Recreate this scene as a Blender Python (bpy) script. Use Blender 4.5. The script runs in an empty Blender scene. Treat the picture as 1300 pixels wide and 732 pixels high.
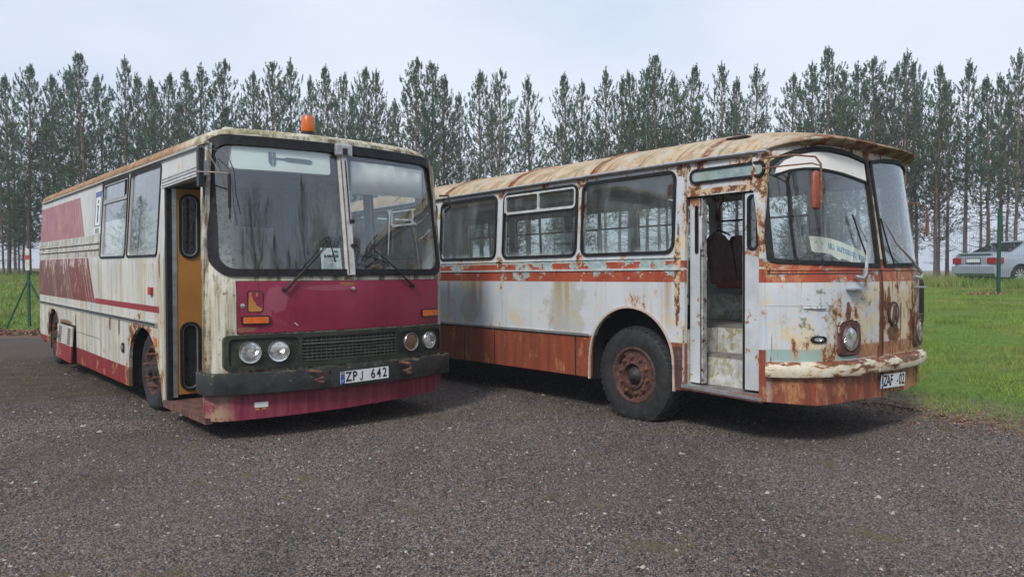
import bpy, bmesh, math, random
import numpy as np
from mathutils import Vector, Matrix, noise as mnoise
from mathutils.geometry import delaunay_2d_cdt
random.seed(7); np.random.seed(7)
C = bpy.context.scene.collection
scene = bpy.context.scene
R = math.radians

# ------------------------------------------------------------------ tags
def tag(o, label=None, cat=None, group=None, kind=None):
    if label: o['label'] = label
    if cat: o['category'] = cat
    if group: o['group'] = group
    if kind: o['kind'] = kind
    return o
def empty(name, loc=(0,0,0), rot=(0,0,0)):
    o = bpy.data.objects.new(name, None); o.location = loc; o.rotation_euler = rot
    o.empty_display_size = .3; C.objects.link(o); return o

# ------------------------------------------------------------------ node language
class V:
    """a value in a shader tree"""
    def __init__(s, t, k): s.t = t; s.k = k
    def _m(s, op, o=None, c=None, clamp=False):
        n = s.t.nodes.new('ShaderNodeMath'); n.operation = op; n.use_clamp = clamp
        for i, q in enumerate((s, o, c)):
            if q is None: continue
            if isinstance(q, V): s.t.links.new(q.k, n.inputs[i])
            else: n.inputs[i].default_value = q
        return V(s.t, n.outputs[0])
    def __add__(s, o): return s._m('ADD', o)
    __radd__ = __add__
    def __sub__(s, o): return s._m('SUBTRACT', o)
    def __rsub__(s, o): return (s*-1)+o
    def __mul__(s, o): return s._m('MULTIPLY', o)
    __rmul__ = __mul__
    def __truediv__(s, o): return s._m('DIVIDE', o)
    def abs(s): return s._m('ABSOLUTE')
    def pow(s, o): return s._m('POWER', o)
    def max(s, o): return s._m('MAXIMUM', o)
    def min(s, o): return s._m('MINIMUM', o)
    def fract(s): return s._m('FRACT')
    def sat(s): return s._m('ADD', 0.0, clamp=True)
    def ss(s, a, b):
        n = s.t.nodes.new('ShaderNodeMapRange'); n.interpolation_type = 'SMOOTHSTEP'
        s.t.links.new(s.k, n.inputs[0]); n.inputs[1].default_value = a; n.inputs[2].default_value = b
        if a > b:
            n.inputs[1].default_value = b; n.inputs[2].default_value = a; n.inputs[3].default_value = 1; n.inputs[4].default_value = 0
        return V(s.t, n.outputs[0])
    def band(s, a, b, e=.004): return s.ss(a-e, a+e)*s.ss(b+e, b-e)
class Tree:
    def __init__(s, name):
        s.m = bpy.data.materials.new(name); s.m.use_nodes = True; s.t = s.m.node_tree
        s.t.nodes.clear(); s.out = s.t.nodes.new('ShaderNodeOutputMaterial')
        tc = s.t.nodes.new('ShaderNodeTexCoord'); s.obj = tc.outputs['Object']; s.tc = tc
        sp = s.t.nodes.new('ShaderNodeSeparateXYZ'); s.t.links.new(s.obj, sp.inputs[0])
        s.x, s.y, s.z = (V(s.t, sp.outputs[i]) for i in range(3))
    def vec(s, sc=(1,1,1), off=(0,0,0)):
        n = s.t.nodes.new('ShaderNodeMapping'); s.t.links.new(s.obj, n.inputs[0])
        n.inputs['Scale'].default_value = sc; n.inputs['Location'].default_value = off; return n.outputs[0]
    def noise(s, scale, detail=4, rough=.55, sc=(1,1,1), off=(0,0,0)):
        n = s.t.nodes.new('ShaderNodeTexNoise'); s.t.links.new(s.vec(sc, off), n.inputs['Vector'])
        n.inputs['Scale'].default_value = scale; n.inputs['Detail'].default_value = detail; n.inputs['Roughness'].default_value = rough
        return V(s.t, n.outputs[0])
    def voro(s, scale, feature='F1', out='Distance', sc=(1,1,1)):
        n = s.t.nodes.new('ShaderNodeTexVoronoi'); n.feature = feature; s.t.links.new(s.vec(sc), n.inputs['Vector'])
        n.inputs['Scale'].default_value = scale; return V(s.t, n.outputs[out])
    def col(s, c):
        n = s.t.nodes.new('ShaderNodeRGB'); n.outputs[0].default_value = (c[0], c[1], c[2], 1); return V(s.t, n.outputs[0])
    def mix(s, f, a, b, mode='MIX'):
        n = s.t.nodes.new('ShaderNodeMix'); n.data_type = 'RGBA'; n.blend_type = mode; n.clamp_factor = True
        if isinstance(f, V): s.t.links.new(f.k, n.inputs[0])
        else: n.inputs[0].default_value = f
        for i, q in ((6, a), (7, b)):
            if isinstance(q, V): s.t.links.new(q.k, n.inputs[i])
            else: n.inputs[i].default_value = (q[0], q[1], q[2], 1)
        return V(s.t, n.outputs[2])
    def ell(s, cy, cz, ry, rz, amp=.5, scale=6, coord='y'):
        """a patch of wear round (coord, z) with a ragged edge"""
        u = s.y if coord == 'y' else s.x
        d = ((u-cy)/ry).pow(2) + ((s.z-cz)/rz).pow(2)
        return (d.pow(.5) + (s.noise(scale, 5, .65)-.5)*amp*2).ss(1.05, .85)
    def bsdf(s, col, rough=.5, metal=0, bump=None, dist=.002, spec=.5, strength=1):
        p = s.t.nodes.new('ShaderNodeBsdfPrincipled')
        def put(k, q):
            if isinstance(q, V): s.t.links.new(q.k, p.inputs[k])
            elif isinstance(q, (tuple, list)): p.inputs[k].default_value = (*q[:3], 1)
            else: p.inputs[k].default_value = q
        put('Base Color', col); put('Roughness', rough); put('Metallic', metal); put('Specular IOR Level', spec)
        if bump is not None:
            b = s.t.nodes.new('ShaderNodeBump'); b.inputs['Distance'].default_value = dist; b.inputs['Strength'].default_value = strength
            s.t.links.new(bump.k, b.inputs['Height']); s.t.links.new(b.outputs[0], p.inputs['Normal'])
        s.p = p; s.t.links.new(p.outputs[0], s.out.inputs[0]); return s.m
M = {}
def simple(key, c, rough=.5, metal=0, var=.25, scale=6, c2=None, f2=(.55,.7), bump=0, spec=.5):
    t = Tree(key); n = t.noise(scale, 6, .6)
    a = tuple(max(0, q*(1-var)) for q in c); b = tuple(min(1, q*(1+var)) for q in c)
    k = t.mix(n.ss(.3,.7), a, b)
    if c2: k = t.mix(t.noise(scale*1.7, 7, .68, off=(3,1,5)).ss(*f2), k, c2)
    M[key] = t.bsdf(k, rough, metal, n if bump else None, bump or .001, spec); return M[key]

# rust colours are shared by both buses
RUST_D = (.075,.03,.018); RUST = (.21,.07,.025); RUST_L = (.36,.17,.07)
def rustcol(t, sc=9):
    k = t.mix(t.noise(sc, 8, .7).ss(.35,.6), RUST_D, RUST)
    return t.mix(t.noise(sc*2.3, 6, .7, off=(4,2,1)).ss(.55,.75), k, RUST_L)

def mat_laz_body():
    t = Tree('weathered white and red paint'); x, y, z = t.x, t.y, t.z
    big = t.noise(1.3, 4, .6); fine = t.noise(14, 8, .7); med = t.noise(5, 8, .68)
    streak = t.noise(1, 6, .62, (9,9,.55)); streak2 = t.noise(1, 7, .7, (26,26,1.2), (3,5,1))
    front = y.ss(.02,-.08)
    k = t.mix(big.ss(.35,.65), (.49,.54,.59), (.57,.60,.61))
    # yellowed primer patches, mostly on the front
    k = t.mix((t.noise(2.2,8,.7,off=(2,7,3)) + front*.02 + front*x.ss(.6,1.1)*.10).ss(.55,.64), k, (.60,.53,.38))
    k = t.mix(streak.ss(.54,.72)*.6, k, (.40,.34,.20))
    k = t.mix(streak2.ss(.60,.75)*(front*.35+.3), k, (.16,.13,.07))
    # near rusty drips below the windows
    for cy, w in ((4.15,.11),(4.0,.05),(2.55,.09),(2.42,.06),(1.02,.06),(4.72,.05)):
        dr = ((y-cy).abs()/w + (streak2-.5)*2.2).ss(1.0,.2) * z.ss(.75,1.5) * z.ss(1.62,1.40)
        k = t.mix(dr*.8, k, (.40,.24,.10))
    k = t.mix(t.ell(4.25,1.05,.22,.22,.7,4)*.35, k, (.22,.22,.15))
    k = t.mix(t.ell(2.45,1.1,.3,.45,.8,4)*.4, k, (.26,.25,.17))
    # red stripe and its peeling
    stripe = z.band(1.398,1.60,.003)
    red = t.mix(med.ss(.35,.7), (.30,.055,.025), (.40,.09,.045))
    k = t.mix(stripe, k, red)
    peel = (t.noise(3.2,7,.68,(1,1,1.6),(1,1,2)) + z.ss(1.45,1.62)*.05).ss(.575,.592)
    k = t.mix(peel*z.band(1.40,1.63), k, t.mix(fine.ss(.45,.6),(.27,.37,.37),(.42,.50,.49)))
    peel2 = (t.noise(4.5,7,.7,(1,1,.7),(5,3,2))).ss(.63,.645)
    k = t.mix(peel2*z.band(1.36,1.5), k, (.55,.47,.33))
    k = t.mix(z.band(1.514,1.530,.002)*front.ss(.5,.4), k, (.62,.60,.55))
    # front: teal primer under the white along the bottom edge
    k = t.mix(front*z.band(.74,.84)*(x+(med-.5)*.8).ss(.95,.75), k, (.28,.40,.37))
    k = t.mix(front*z.band(.74,.86,.01)*(x+(med-.5)*.4).ss(.72,.8), k, t.mix(fine.ss(.4,.6),(.25,.09,.05),(.34,.14,.08)))
    # skirt
    skirt = z.ss(.835,.828)*front.ss(.6,.4) + front*z.ss(.735,.73)
    sk = t.mix(streak.ss(.4,.62), (.27,.062,.030), (.17,.05,.03))
    sk = t.mix((streak2*.5+med*.5).ss(.53,.62)*.8, sk, (.33,.17,.08))
    k = t.mix(skirt.sat(), k, sk)
    for s0 in (2.28,3.72,4.36): k = t.mix((y-s0).abs().ss(.010,.006)*z.ss(.83,.82)*front.ss(.6,.4), k, (.01,.008,.007))
    # crack network of dark lichen
    k = t.mix((t.ell(.33,1.05,.16,.33,.9,9,'x')*front*fine.ss(.52,.60)*.85), k, (.15,.16,.12))
    k = t.mix((t.ell(.9,1.28,.25,.12,.9,9,'x')*front*fine.ss(.53,.61)*.8), k, (.19,.20,.14))
    # rust
    m = t.noise(4.6,9,.74,(1,1,.6),off=(7,7,7))
    zone = (front*.045 + (x-1.0).ss(0,.3)*front*.055 + z.ss(1.62,1.75)*.05 + y.ss(.92,.8)*y.ss(-.05,0.0)*.03 + ((x-.62)).abs().ss(.32,.1)*z.band(.85,1.25,.1)*front*.05)
    rm = (m+zone).ss(.648,.672)
    k = t.mix((m+zone*1.2).ss(.54,.66)*.45, k, (.52,.34,.17)); k = t.mix((m+zone).ss(.60,.655)*.8, k, (.42,.20,.075))
    k = t.mix(rm, k, rustcol(t))
    vs = (t.noise(1,7,.7,(22,22,2.0),(9,1,4)) + front*(x-.9).ss(-.3,.5)*.11).ss(.66,.69)*front
    k = t.mix(vs*z.ss(1.55,1.4), k, rustcol(t,14))
    for cx, cz, rx, rz in ((1.17,1.1,.03,.5),(1.42,.93,.13,.10),(1.33,1.2,.035,.2),(2.0,.95,.12,.2),(.78,.90,.05,.13),(.62,1.15,.04,.09),(1.2,1.57,.5,.035),(.35,1.57,.5,.02)):
        k = t.mix(t.ell(cx,cz,rx,rz,.75,8,'x')*front, k, rustcol(t,12))
    for cy, cz, ry, rz in ((.02,1.75,.035,.12),(.9,1.45,.035,.5),(.4,2.22,.42,.03),(3.62,1.63,.07,.08),(2.22,1.63,.06,.08),(3.62,2.47,.08,.08),(2.22,2.47,.09,.08),(.86,2.45,.08,.1),(-.0,2.3,.09,.22)):
        k = t.mix(t.ell(cy,cz,ry,rz,.9,9), k, t.mix(fine.ss(.45,.55), rustcol(t,12),(.55,.42,.26)))
    # seams
    k = t.mix((z-1.20).abs().ss(.004,.002)*front*x.ss(.5,.3)*.6, k, (.10,.09,.07))
    k = t.mix((z-1.47).abs().ss(.007,.004)*front*x.ss(1.1,1.05), k, (.03,.02,.02))
    k = t.mix((x-1.20).abs().ss(.012,.006)*front*z.ss(1.55,1.5), k, RUST_D)
    k = t.mix(fine.ss(.66,.70)*.8, k, (.06,.04,.03))
    M['laz'] = t.bsdf(k, .5+.35*rm, 0, (med*.2+fine*.2)+rm*-.25+t.noise(2.6,2,.4)*1.2, .012, .4)

def mat_laz_roof():
    t = Tree('rusty cream roof paint'); y = t.y
    st = t.noise(1,7,.7,(1.6,14,1.6)); m = t.noise(5,9,.72); f = t.noise(22,7,.7)
    k = t.mix(m.ss(.35,.6), (.33,.235,.135), (.50,.41,.28))
    k = t.mix(st.ss(.5,.66)*.85, k, (.27,.15,.075)); k = t.mix((y/.465).fract().band(.0,.045,.02)*m.ss(.35,.5)*.8, k, (.17,.08,.04)); k = t.mix(t.noise(2.4,8,.7,off=(5,1,6)).ss(.52,.6)*.6, k, (.46,.42,.35))
    k = t.mix(f.ss(.58,.66)*.8, k, (.13,.10,.06))
    k = t.mix((m*.6+st*.4).ss(.56,.62)*.7, k, (.36,.13,.06))
    seam = None
    for s0 in (.62,2.05,3.45,4.85):
        q = (y-s0).abs().ss(.07,.02)*t.noise(6,5,.7,off=(1,0,0)).ss(.38,.5); seam = q if seam is None else seam.max(q)
    k = t.mix(seam, k, (.22,.065,.035))
    k = t.mix(y.ss(.0,-.25)*m.ss(.42,.55), k, rustcol(t))
    k = t.mix(t.noise(3,6,.7,off=(9,9,2)).ss(.56,.66)*.6, k, (.22,.23,.14))
    M['laz_roof'] = t.bsdf(k, .75, 0, m+f*.4, .01, .2)

def mat_ikarus_side():
    t = Tree('faded white and maroon coachwork'); x, y, z = t.x, t.y, t.z
    st = t.noise(1,6,.62,(8,8,.5)); st2 = t.noise(1,7,.7,(24,24,1.0),(3,1,1)); m = t.noise(4,8,.7); f = t.noise(20,7,.7)
    k = t.mix(t.noise(1.2,3).ss(.35,.65), (.50,.51,.49), (.60,.60,.56))
    k = t.mix(st.ss(.46,.62)*z.ss(1.66,1.6)*.75, k, (.42,.35,.21)); k = t.mix(m.ss(.5,.62)*z.ss(1.0,.9)*.5, k, (.38,.33,.24))
    k = t.mix(st2.ss(.55,.68)*.7, k, (.20,.17,.11))
    # the maroon blocks with slanted edges
    d1 = y-4.96-(z-1.95)*-.0; 
    e1 = y-(z-1.95)*.75-4.96; e2 = y-(z-1.07)*.67-4.27
    r1 = e1.ss(-.004,.004)*z.band(1.945,2.505,.004); r2 = e2.ss(-.004,.004)*z.band(1.068,1.652,.004)
    pink = t.mix(m.ss(.35,.65), (.30,.10,.12), (.36,.17,.17)); mar = t.mix(st.ss(.4,.65), (.21,.028,.035), (.15,.045,.035))
    mar = t.mix(y.ss(5.2,6.0)*.7, mar, (.15,.055,.05))
    k = t.mix(r1, k, pink); k = t.mix(r2, k, mar)
    def lines(e, offs, w=.018):
        q = None
        for o in offs:
            v = (e-o).abs().ss(w, w*.6); q = v if q is None else q.max(v)
        return q
    k = t.mix(lines(e1,(.14,.28,.42,1.65,1.80,2.9),.011)*r1*.75, k, (.50,.40,.38))
    k = t.mix(lines(e2,(.14,.30,.46,1.45,1.60,1.75,2.6,2.74),.012)*r2*.85, k, (.52,.47,.38))
    k = t.mix(r2*(t.noise(1,6,.7,(7,7,3))+z.ss(1.3,1.65)*.12).ss(.63,.66), k, (.50,.38,.36))
    k = t.mix(r1*(t.noise(6,6,.7,(1.5,1.5,.9))).ss(.65,.67), k, (.14,.05,.04))
    k = t.mix(z.band(1.065,1.132,.003)*y.ss(4.30,4.25)*y.ss(1.42,1.44), k, (.27,.018,.03))
    # lower skirt
    k = t.mix(z.ss(.405,.398)*y.ss(1.3,1.4), k, t.mix(st.ss(.4,.65),(.26,.016,.022),(.17,.022,.026)))
    dirt = z.band(1.66,1.94,.02)*y.ss(3.9,4.1)
    k = t.mix(dirt*(m*.5+st*.5).ss(.42,.6), k, (.24,.20,.12))
    m2 = t.noise(3.2,9,.72,off=(5,2,8))
    arch = (((y-2.05)/.62).pow(2)+((z-.45)/.50).pow(2)).pow(.5).ss(1.35,1.0) .max((((y-7.2)/.55).pow(2)+((z-.45)/.5).pow(2)).pow(.5).ss(1.4,1.0))
    zone = arch*.13 + z.ss(1.0,.5)*.03 + y.ss(1.5,1.3)*.035 + z.ss(1.7,1.6)*z.ss(1.0,1.3)*.01
    k = t.mix((m2+zone).ss(.59,.66)*.75, k, (.50,.33,.15))
    k = t.mix((m2+zone).ss(.655,.68), k, rustcol(t))
    for cy, cz, ry, rz in ((1.42,1.55,.035,.12),(3.05,.85,.05,.14),(3.5,.86,.06,.1),(6.2,.72,.5,.03),(5.5,.76,.05,.1)):
        k = t.mix(t.ell(cy,cz,ry,rz,.9,10)*.85, k, rustcol(t,12))
    k = t.mix(y.ss(.30,.12)*(st2*.5+m*.5).ss(.44,.56), k, (.17,.13,.08)); k = t.mix(y.ss(.2,.14)*z.ss(.5,.3), k, (.20,.07,.04))
    for s0 in (2.62,3.2,4.0,4.62,5.42,6.7): k = t.mix((y-s0).abs().ss(.008,.003)*z.ss(.93,.9)*.6, k, (.12,.11,.09))
    k = t.mix((z-.62).abs().ss(.007,.003)*y.ss(4.0,4.05)*y.ss(5.5,5.45)*.8, k, (.06,.04,.03))
    k = t.mix(f.ss(.67,.71)*.7, k, (.12,.08,.05))
    M['ik_side'] = t.bsdf(k, .45, 0, m*.12+f*.08+t.noise(2.6,2,.4)*1.0, .014, .4)

def mat_ikarus_front():
    t = Tree('grimy cream front paint'); x, y, z = t.x, t.y, t.z
    st = t.noise(1,7,.68,(12,12,.9)); m = t.noise(6,9,.72); f = t.noise(24,7,.7)
    k = t.mix(m.ss(.3,.7), (.52,.50,.40), (.62,.60,.52))
    k = t.mix(st.ss(.42,.56)*.85, k, (.30,.25,.15))
    k = t.mix((m*.45+st*.55).ss(.505,.58)*.85, k, (.10,.09,.06))
    k = t.mix(f.ss(.60,.68)*.8, k, (.10,.06,.035))
    k = t.mix((t.noise(4,9,.75,off=(1,9,3))+z.ss(.9,.6)*.06).ss(.62,.65), k, rustcol(t))
    M['ik_front'] = t.bsdf(k, .6, 0, m+f*.5, .004, .35)
    t = Tree('mossy cream roof'); y = t.y
    m = t.noise(5,9,.72); st = t.noise(1,7,.7,(3,18,6)); f = t.noise(25,7,.7)
    k = t.mix(m.ss(.38,.58), (.27,.25,.15), (.58,.53,.41))
    k = t.mix(y.ss(.5,1.2)*st.ss(.36,.5), k, (.36,.19,.09)); k = t.mix(y.ss(.5,1.2)*t.noise(4,7,.7,off=(8,1,1)).ss(.5,.58)*.8, k, (.20,.15,.09))
    k = t.mix(f.ss(.52,.62)*.75, k, (.12,.11,.06))
    k = t.mix(st.ss(.6,.68), k, (.16,.10,.05))
    M['ik_roof'] = t.bsdf(k, .8, 0, m+f*.6, .008, .2)
    t = Tree('magenta front panel'); x, y, z = t.x, t.y, t.z
    m = t.noise(5,8,.7); f = t.noise(26,7,.7)
    k = t.mix(t.noise(1.5,3).ss(.3,.7), (.205,.016,.045), (.245,.028,.065))
    k = t.mix(t.ell(.56,1.25,.10,.12,.5,9,'x')*.75, k, (.30,.08,.115))
    k = t.mix(t.ell(.46,1.16,.05,.09,.6,9,'x')*.6, k, (.30,.08,.115))
    k = t.mix(t.ell(.30,.985,.08,.022,.8,12,'x'), k, (.22,.11,.06))
    k = t.mix(t.ell(1.22,1.375,.08,.018,.8,12,'x'), k, (.25,.11,.04))
    k = t.mix(t.ell(1.05,1.34,.25,.025,.4,3,'x')*.35, k, (.33,.12,.15))
    k = t.mix((f*.6+m*.4).ss(.625,.65), k, (.09,.02,.02))
    k = t.mix(t.noise(3,7,.7,off=(3,8,3)).ss(.6,.72)*.3, k, (.28,.1,.11))
    k = t.mix(t.noise(1,6,.65,(16,16,1.2)).ss(.52,.7)*.35, k, (.12,.012,.03))
    M['ik_mag'] = t.bsdf(k, .42, 0, m*.12+t.noise(3.2,2,.4)*1.0, .02, .35)
    t = Tree('crimson skirt'); m = t.noise(5,8,.7); st = t.noise(1,7,.68,(14,14,1.5)); f = t.noise(24,7,.7)
    k = t.mix(st.ss(.4,.65), (.17,.015,.04), (.24,.05,.075))
    k = t.mix(t.x.ss(.28,.05)*m.ss(.38,.55), k, (.34,.24,.16))
    k = t.mix(f.ss(.62,.7)*.8, k, (.10,.05,.03))
    k = t.mix((m+t.z.ss(.25,.2)*.08).ss(.62,.65), k, rustcol(t))
    M['ik_skirt'] = t.bsdf(k, .5, 0, m, .004, .4)
    t = Tree('dirty black plastic bumper'); m = t.noise(6,8,.7); f = t.noise(24,7,.7)
    k = t.mix(m.ss(.35,.65), (.014,.015,.015), (.034,.034,.032))
    k = t.mix((m*.4+f*.6+t.z.ss(.57,.61)*.06).ss(.60,.66), k, (.17,.14,.06))
    k = t.mix((t.noise(7,6,.6,off=(4,4,4))).ss(.70,.72), k, (.40,.28,.15))
    M['ik_bump'] = t.bsdf(k, .55, 0, m+f*.4, .004, .4)
    t = Tree('green black lamp housing'); m = t.noise(7,8,.7); f = t.noise(30,7,.7)
    k = t.mix(m.ss(.35,.65), (.012,.014,.012), (.04,.045,.03))
    k = t.mix((m*.5+f*.5).ss(.60,.66)*.8, k, (.12,.11,.06))
    M['ik_house'] = t.bsdf(k, .45, 0, m, .003, .5)

def mat_glass(key, dust=.12, base=.05, tint=(.80,.86,.84), dustc=(.42,.45,.45), sc=(7,7,1.4), refl=1.0, ior=1.55):
    t = Tree(key); T = t.t
    tr = T.nodes.new('ShaderNodeBsdfTransparent'); tr.inputs[0].default_value = (*tint,1)
    gl = T.nodes.new('ShaderNodeBsdfGlossy'); gl.inputs['Roughness'].default_value = .015; gl.inputs[0].default_value = (refl,refl,refl,1)
    fr = T.nodes.new('ShaderNodeLayerWeight'); fr.inputs[0].default_value = .5
    wav = t.noise(1.6,2,.5); b = T.nodes.new('ShaderNodeBump'); b.inputs['Distance'].default_value = .00025; b.inputs['Strength'].default_value=(.3 if 'front' in key else .0)
    T.links.new(wav.k, b.inputs['Height']); T.links.new(b.outputs[0], gl.inputs['Normal'])
    mx = T.nodes.new('ShaderNodeMixShader'); fac = (V(T, fr.outputs[1]).pow(4.2)*.9+base).sat(); T.links.new(fac.k, mx.inputs[0]); T.links.new(tr.outputs[0], mx.inputs[1]); T.links.new(gl.outputs[0], mx.inputs[2])
    df = T.nodes.new('ShaderNodeBsdfDiffuse'); df.inputs[0].default_value = (*dustc,1)
    n = t.noise(1,6,.65,sc); n2 = t.noise(26,5,.7)
    f = ((t.z.ss(1.76,1.66)*t.noise(7,5,.7).ss(.35,.6)*.5*(1 if key == 'glass_side' else 0)) + n.ss(.42,.8)*dust*1.3 + n2.ss(.62,.7)*dust*1.2 + dust*.35).sat()
    m2 = T.nodes.new('ShaderNodeMixShader'); T.links.new(f.k, m2.inputs[0]); T.links.new(mx.outputs[0], m2.inputs[1]); T.links.new(df.outputs[0], m2.inputs[2])
    T.links.new(m2.outputs[0], t.out.inputs[0]); M[key] = t.m; return t.m

def mats():
    mat_laz_body(); mat_laz_roof(); mat_ikarus_side(); mat_ikarus_front()
    mat_glass('glass_side', .10, .07, (.925,.96,.955)); mat_glass('glass_front', .014, .075, (.95,.97,.965)); mat_glass('glass_laz_front', .045, .06, (.94,.965,.96))
    pass
    simple('rubber', (.012,.013,.015), .6, 0, .5, 18, (.04,.04,.036), (.6,.75), spec=.25)
    simple('tyre', (.018,.019,.021), .75, 0, .4, 14, (.055,.055,.045), (.55,.72), bump=.003)
    simple('rust', (.16,.065,.04), .85, 0, .5, 12, (.07,.03,.02), (.52,.6), bump=.004)
    simple('rust_red', (.082,.036,.030), .8, 0, .4, 14, (.17,.09,.065), (.55,.65), bump=.003)
    simple('hub_dark', (.03,.026,.024), .6, 0, .5, 20, (.14,.06,.04), (.58,.66), bump=.003)
    simple('chrome', (.62,.63,.62), .25, .9, .2, 9, (.25,.2,.15), (.6,.7))
    simple('alu', (.45,.46,.46), .4, .7, .2, 12, (.2,.17,.13), (.6,.7))
    simple('dark', (.012,.012,.012), .8, 0, .4, 6)
    simple('under', (.012,.011,.010), .95, 0, .5, 5, (.03,.02,.014), (.55,.65))
    simple('grey_int', (.42,.44,.43), .7, 0, .12, 3, (.3,.3,.28), (.55,.7))
    simple('floor_int', (.19,.18,.17), .85, 0, .3, 6, (.16,.09,.05), (.55,.65))
    simple('seat', (.14,.065,.06), .8, 0, .25, 9)
    simple('seat_base', (.26,.06,.04), .6, 0, .3, 8)
    simple('cream', (.55,.53,.46), .5, 0, .15, 8, (.22,.13,.07), (.63,.68))
    simple('white', (.70,.71,.70), .45, 0, .08, 8, (.4,.36,.28), (.66,.72))
    simple('white_trim', (.50,.51,.50), .45, 0, .15, 12, (.22,.17,.12), (.60,.66))
    simple('door_paint', (.52,.55,.57), .5, 0, .15, 3.2, (.34,.15,.06), (.575,.61), bump=.002)
    simple('door_worn', (.36,.36,.34), .6, 0, .3, 14, (.07,.045,.035), (.52,.60), bump=.003)
    simple('orange_panel', (.42,.19,.035), .5, 0, .12, 3, (.30,.12,.03), (.6,.72))
    simple('curtain', (.78,.77,.74), .9, 0, .08, 3)
    simple('sign_cloth', (.74,.80,.76), .8, 0, .06, 2)
    simple('picto', (.12,.14,.16), .8, 0, .1, 5)
    simple('board_green', (.38,.40,.30), .7, 0, .25, 3, (.22,.22,.15), (.5,.65))
    simple('olive', (.13,.12,.06), .7, 0, .3, 4)
    simple('orange_lens', (.60,.13,.02), .25, 0, .15, 20)
    simple('red_lens', (.35,.03,.02), .25, 0, .2, 20)
    simple('orange_paint', (.62,.14,.02), .5, 0, .1, 20)
    simple('mirror_red', (.28,.07,.035), .45, 0, .2, 18, (.12,.04,.03), (.6,.66))
    simple('bracket', (.20,.10,.055), .7, .2, .4, 20, (.3,.2,.1), (.55,.65))
    simple('black', (.01,.01,.01), .4, 0, .3, 12)
    simple('laz_bumper', (.56,.50,.36), .55, 0, .25, 4.5, (.24,.09,.04), (.475,.53), bump=.006)
    tb = Tree('dented cream bumper'); mb_ = tb.noise(3.2,9,.72,(1,1,4)); fb_ = tb.noise(18,7,.7); kb = tb.mix(fb_.ss(.35,.6), (.68,.64,.53), (.56,.50,.36)); kb = tb.mix(mb_.ss(.48,.56)*.6, kb, (.47,.31,.15)); kb = tb.mix((mb_+(tb.x-1.0).ss(0,.6)*.03+tb.z.ss(.69,.72)*.10).ss(.545,.58), kb, rustcol(tb)); kb = tb.mix(fb_.ss(.62,.68)*.7, kb, (.10,.06,.03)); M['laz_bumper'] = tb.bsdf(kb, .5, 0, mb_*.3+fb_*.4, .002, .4)
    simple('step_paint', (.50,.51,.49), .6, 0, .25, 9, (.36,.33,.20), (.50,.56), bump=.003)
    simple('step_rust', (.10,.05,.04), .9, 0, .5, 9, (.20,.08,.05), (.5,.6), bump=.006)
    simple('paper', (.78,.84,.82), .7, 0, .05, 3)
    simple('banner', (.82,.80,.68), .7, 0, .1, 6, (.5,.45,.3), (.6,.7))
    simple('plate_white', (.72,.74,.76), .3, 0, .05, 6)
    simple('blue', (.02,.10,.42), .4, 0, .05, 6); simple('sign_blue', (.07,.12,.30), .5, 0, .1, 6)
    simple('txt_black', (.012,.012,.014), .5, 0, .1, 6); simple('txt_blue', (.10,.32,.50), .6, 0, .1, 6); simple('txt_grey', (.25,.29,.3), .7, 0, .1, 6)
    simple('teal', (.04,.22,.25), .7, 0, .1, 6); simple('yellow', (.6,.5,.05), .5, 0, .1, 6)
    simple('fence_green', (.012,.07,.045), .45, 0, .15, 10); simple('marker_red', (.50,.05,.03), .5, 0, .1, 6)
    simple('car_silver', (.40,.45,.52), .28, .4, .04, 3); simple('car_dark', (.012,.012,.013), .5, 0, .3, 6); simple('car_lamp', (.30,.02,.02), .2, 0, .1, 20)
    simple('alloy', (.55,.56,.58), .35, .6, .1, 6)
    t = Tree('headlamp glass'); n = t.voro(60)
    M['lamp'] = t.bsdf(t.mix(t.noise(16,3).ss(.4,.62), (.80,.82,.82), (.34,.36,.37)), .10, .75, (t.x*190).fract()+(t.z*110).fract()*.5, .0015)
    t = Tree('checked seat cloth')
    ch = ((t.x+t.z)*14).fract().ss(.45,.55); ch2 = ((t.x-t.z)*14).fract().ss(.45,.55)
    M['check'] = t.bsdf(t.mix(ch*ch2, (.02,.02,.025), (.12,.12,.13)), .9)
    # trees
    t = Tree('pine bark'); n = t.noise(6,6,.7,(1,1,.3)); inf = t.t.nodes.new('ShaderNodeObjectInfo')
    up = t.z.ss(2.0,7.5)
    M['bark'] = t.bsdf(t.mix(n.ss(.35,.65), t.mix(up,(.08,.062,.055),(.17,.095,.062)), t.mix(up,(.16,.13,.115),(.28,.16,.105))), .9)
    M['twig'] = simple('dead twig', (.085,.068,.058), .9, 0, .3, 3)
    t = Tree('pine needles'); a = t.t.nodes.new('ShaderNodeAttribute'); a.attribute_name = 'tone'; av = V(t.t, a.outputs['Fac'])
    oi = t.t.nodes.new('ShaderNodeObjectInfo'); rnd = V(t.t, oi.outputs['Random'])
    k = t.mix(av, (.065,.125,.075), (.20,.285,.155)); k = t.mix(rnd*.55, k, (.115,.18,.155)); k = t.mix(rnd.ss(.75,1)*.35, k, (.15,.18,.09))
    M['needle'] = t.bsdf(k, .7, spec=.3)
    tl = t.t.nodes.new('ShaderNodeBsdfTranslucent'); t.t.links.new(k.k, tl.inputs[0]); mxs = t.t.nodes.new('ShaderNodeMixShader'); mxs.inputs[0].default_value = .4
    t.t.links.new(t.p.outputs[0], mxs.inputs[1]); t.t.links.new(tl.outputs[0], mxs.inputs[2]); t.t.links.new(mxs.outputs[0], t.out.inputs[0])
    t = Tree('grass blades'); a = t.t.nodes.new('ShaderNodeAttribute'); a.attribute_name = 'tone'; av = V(t.t, a.outputs['Fac'])
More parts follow.
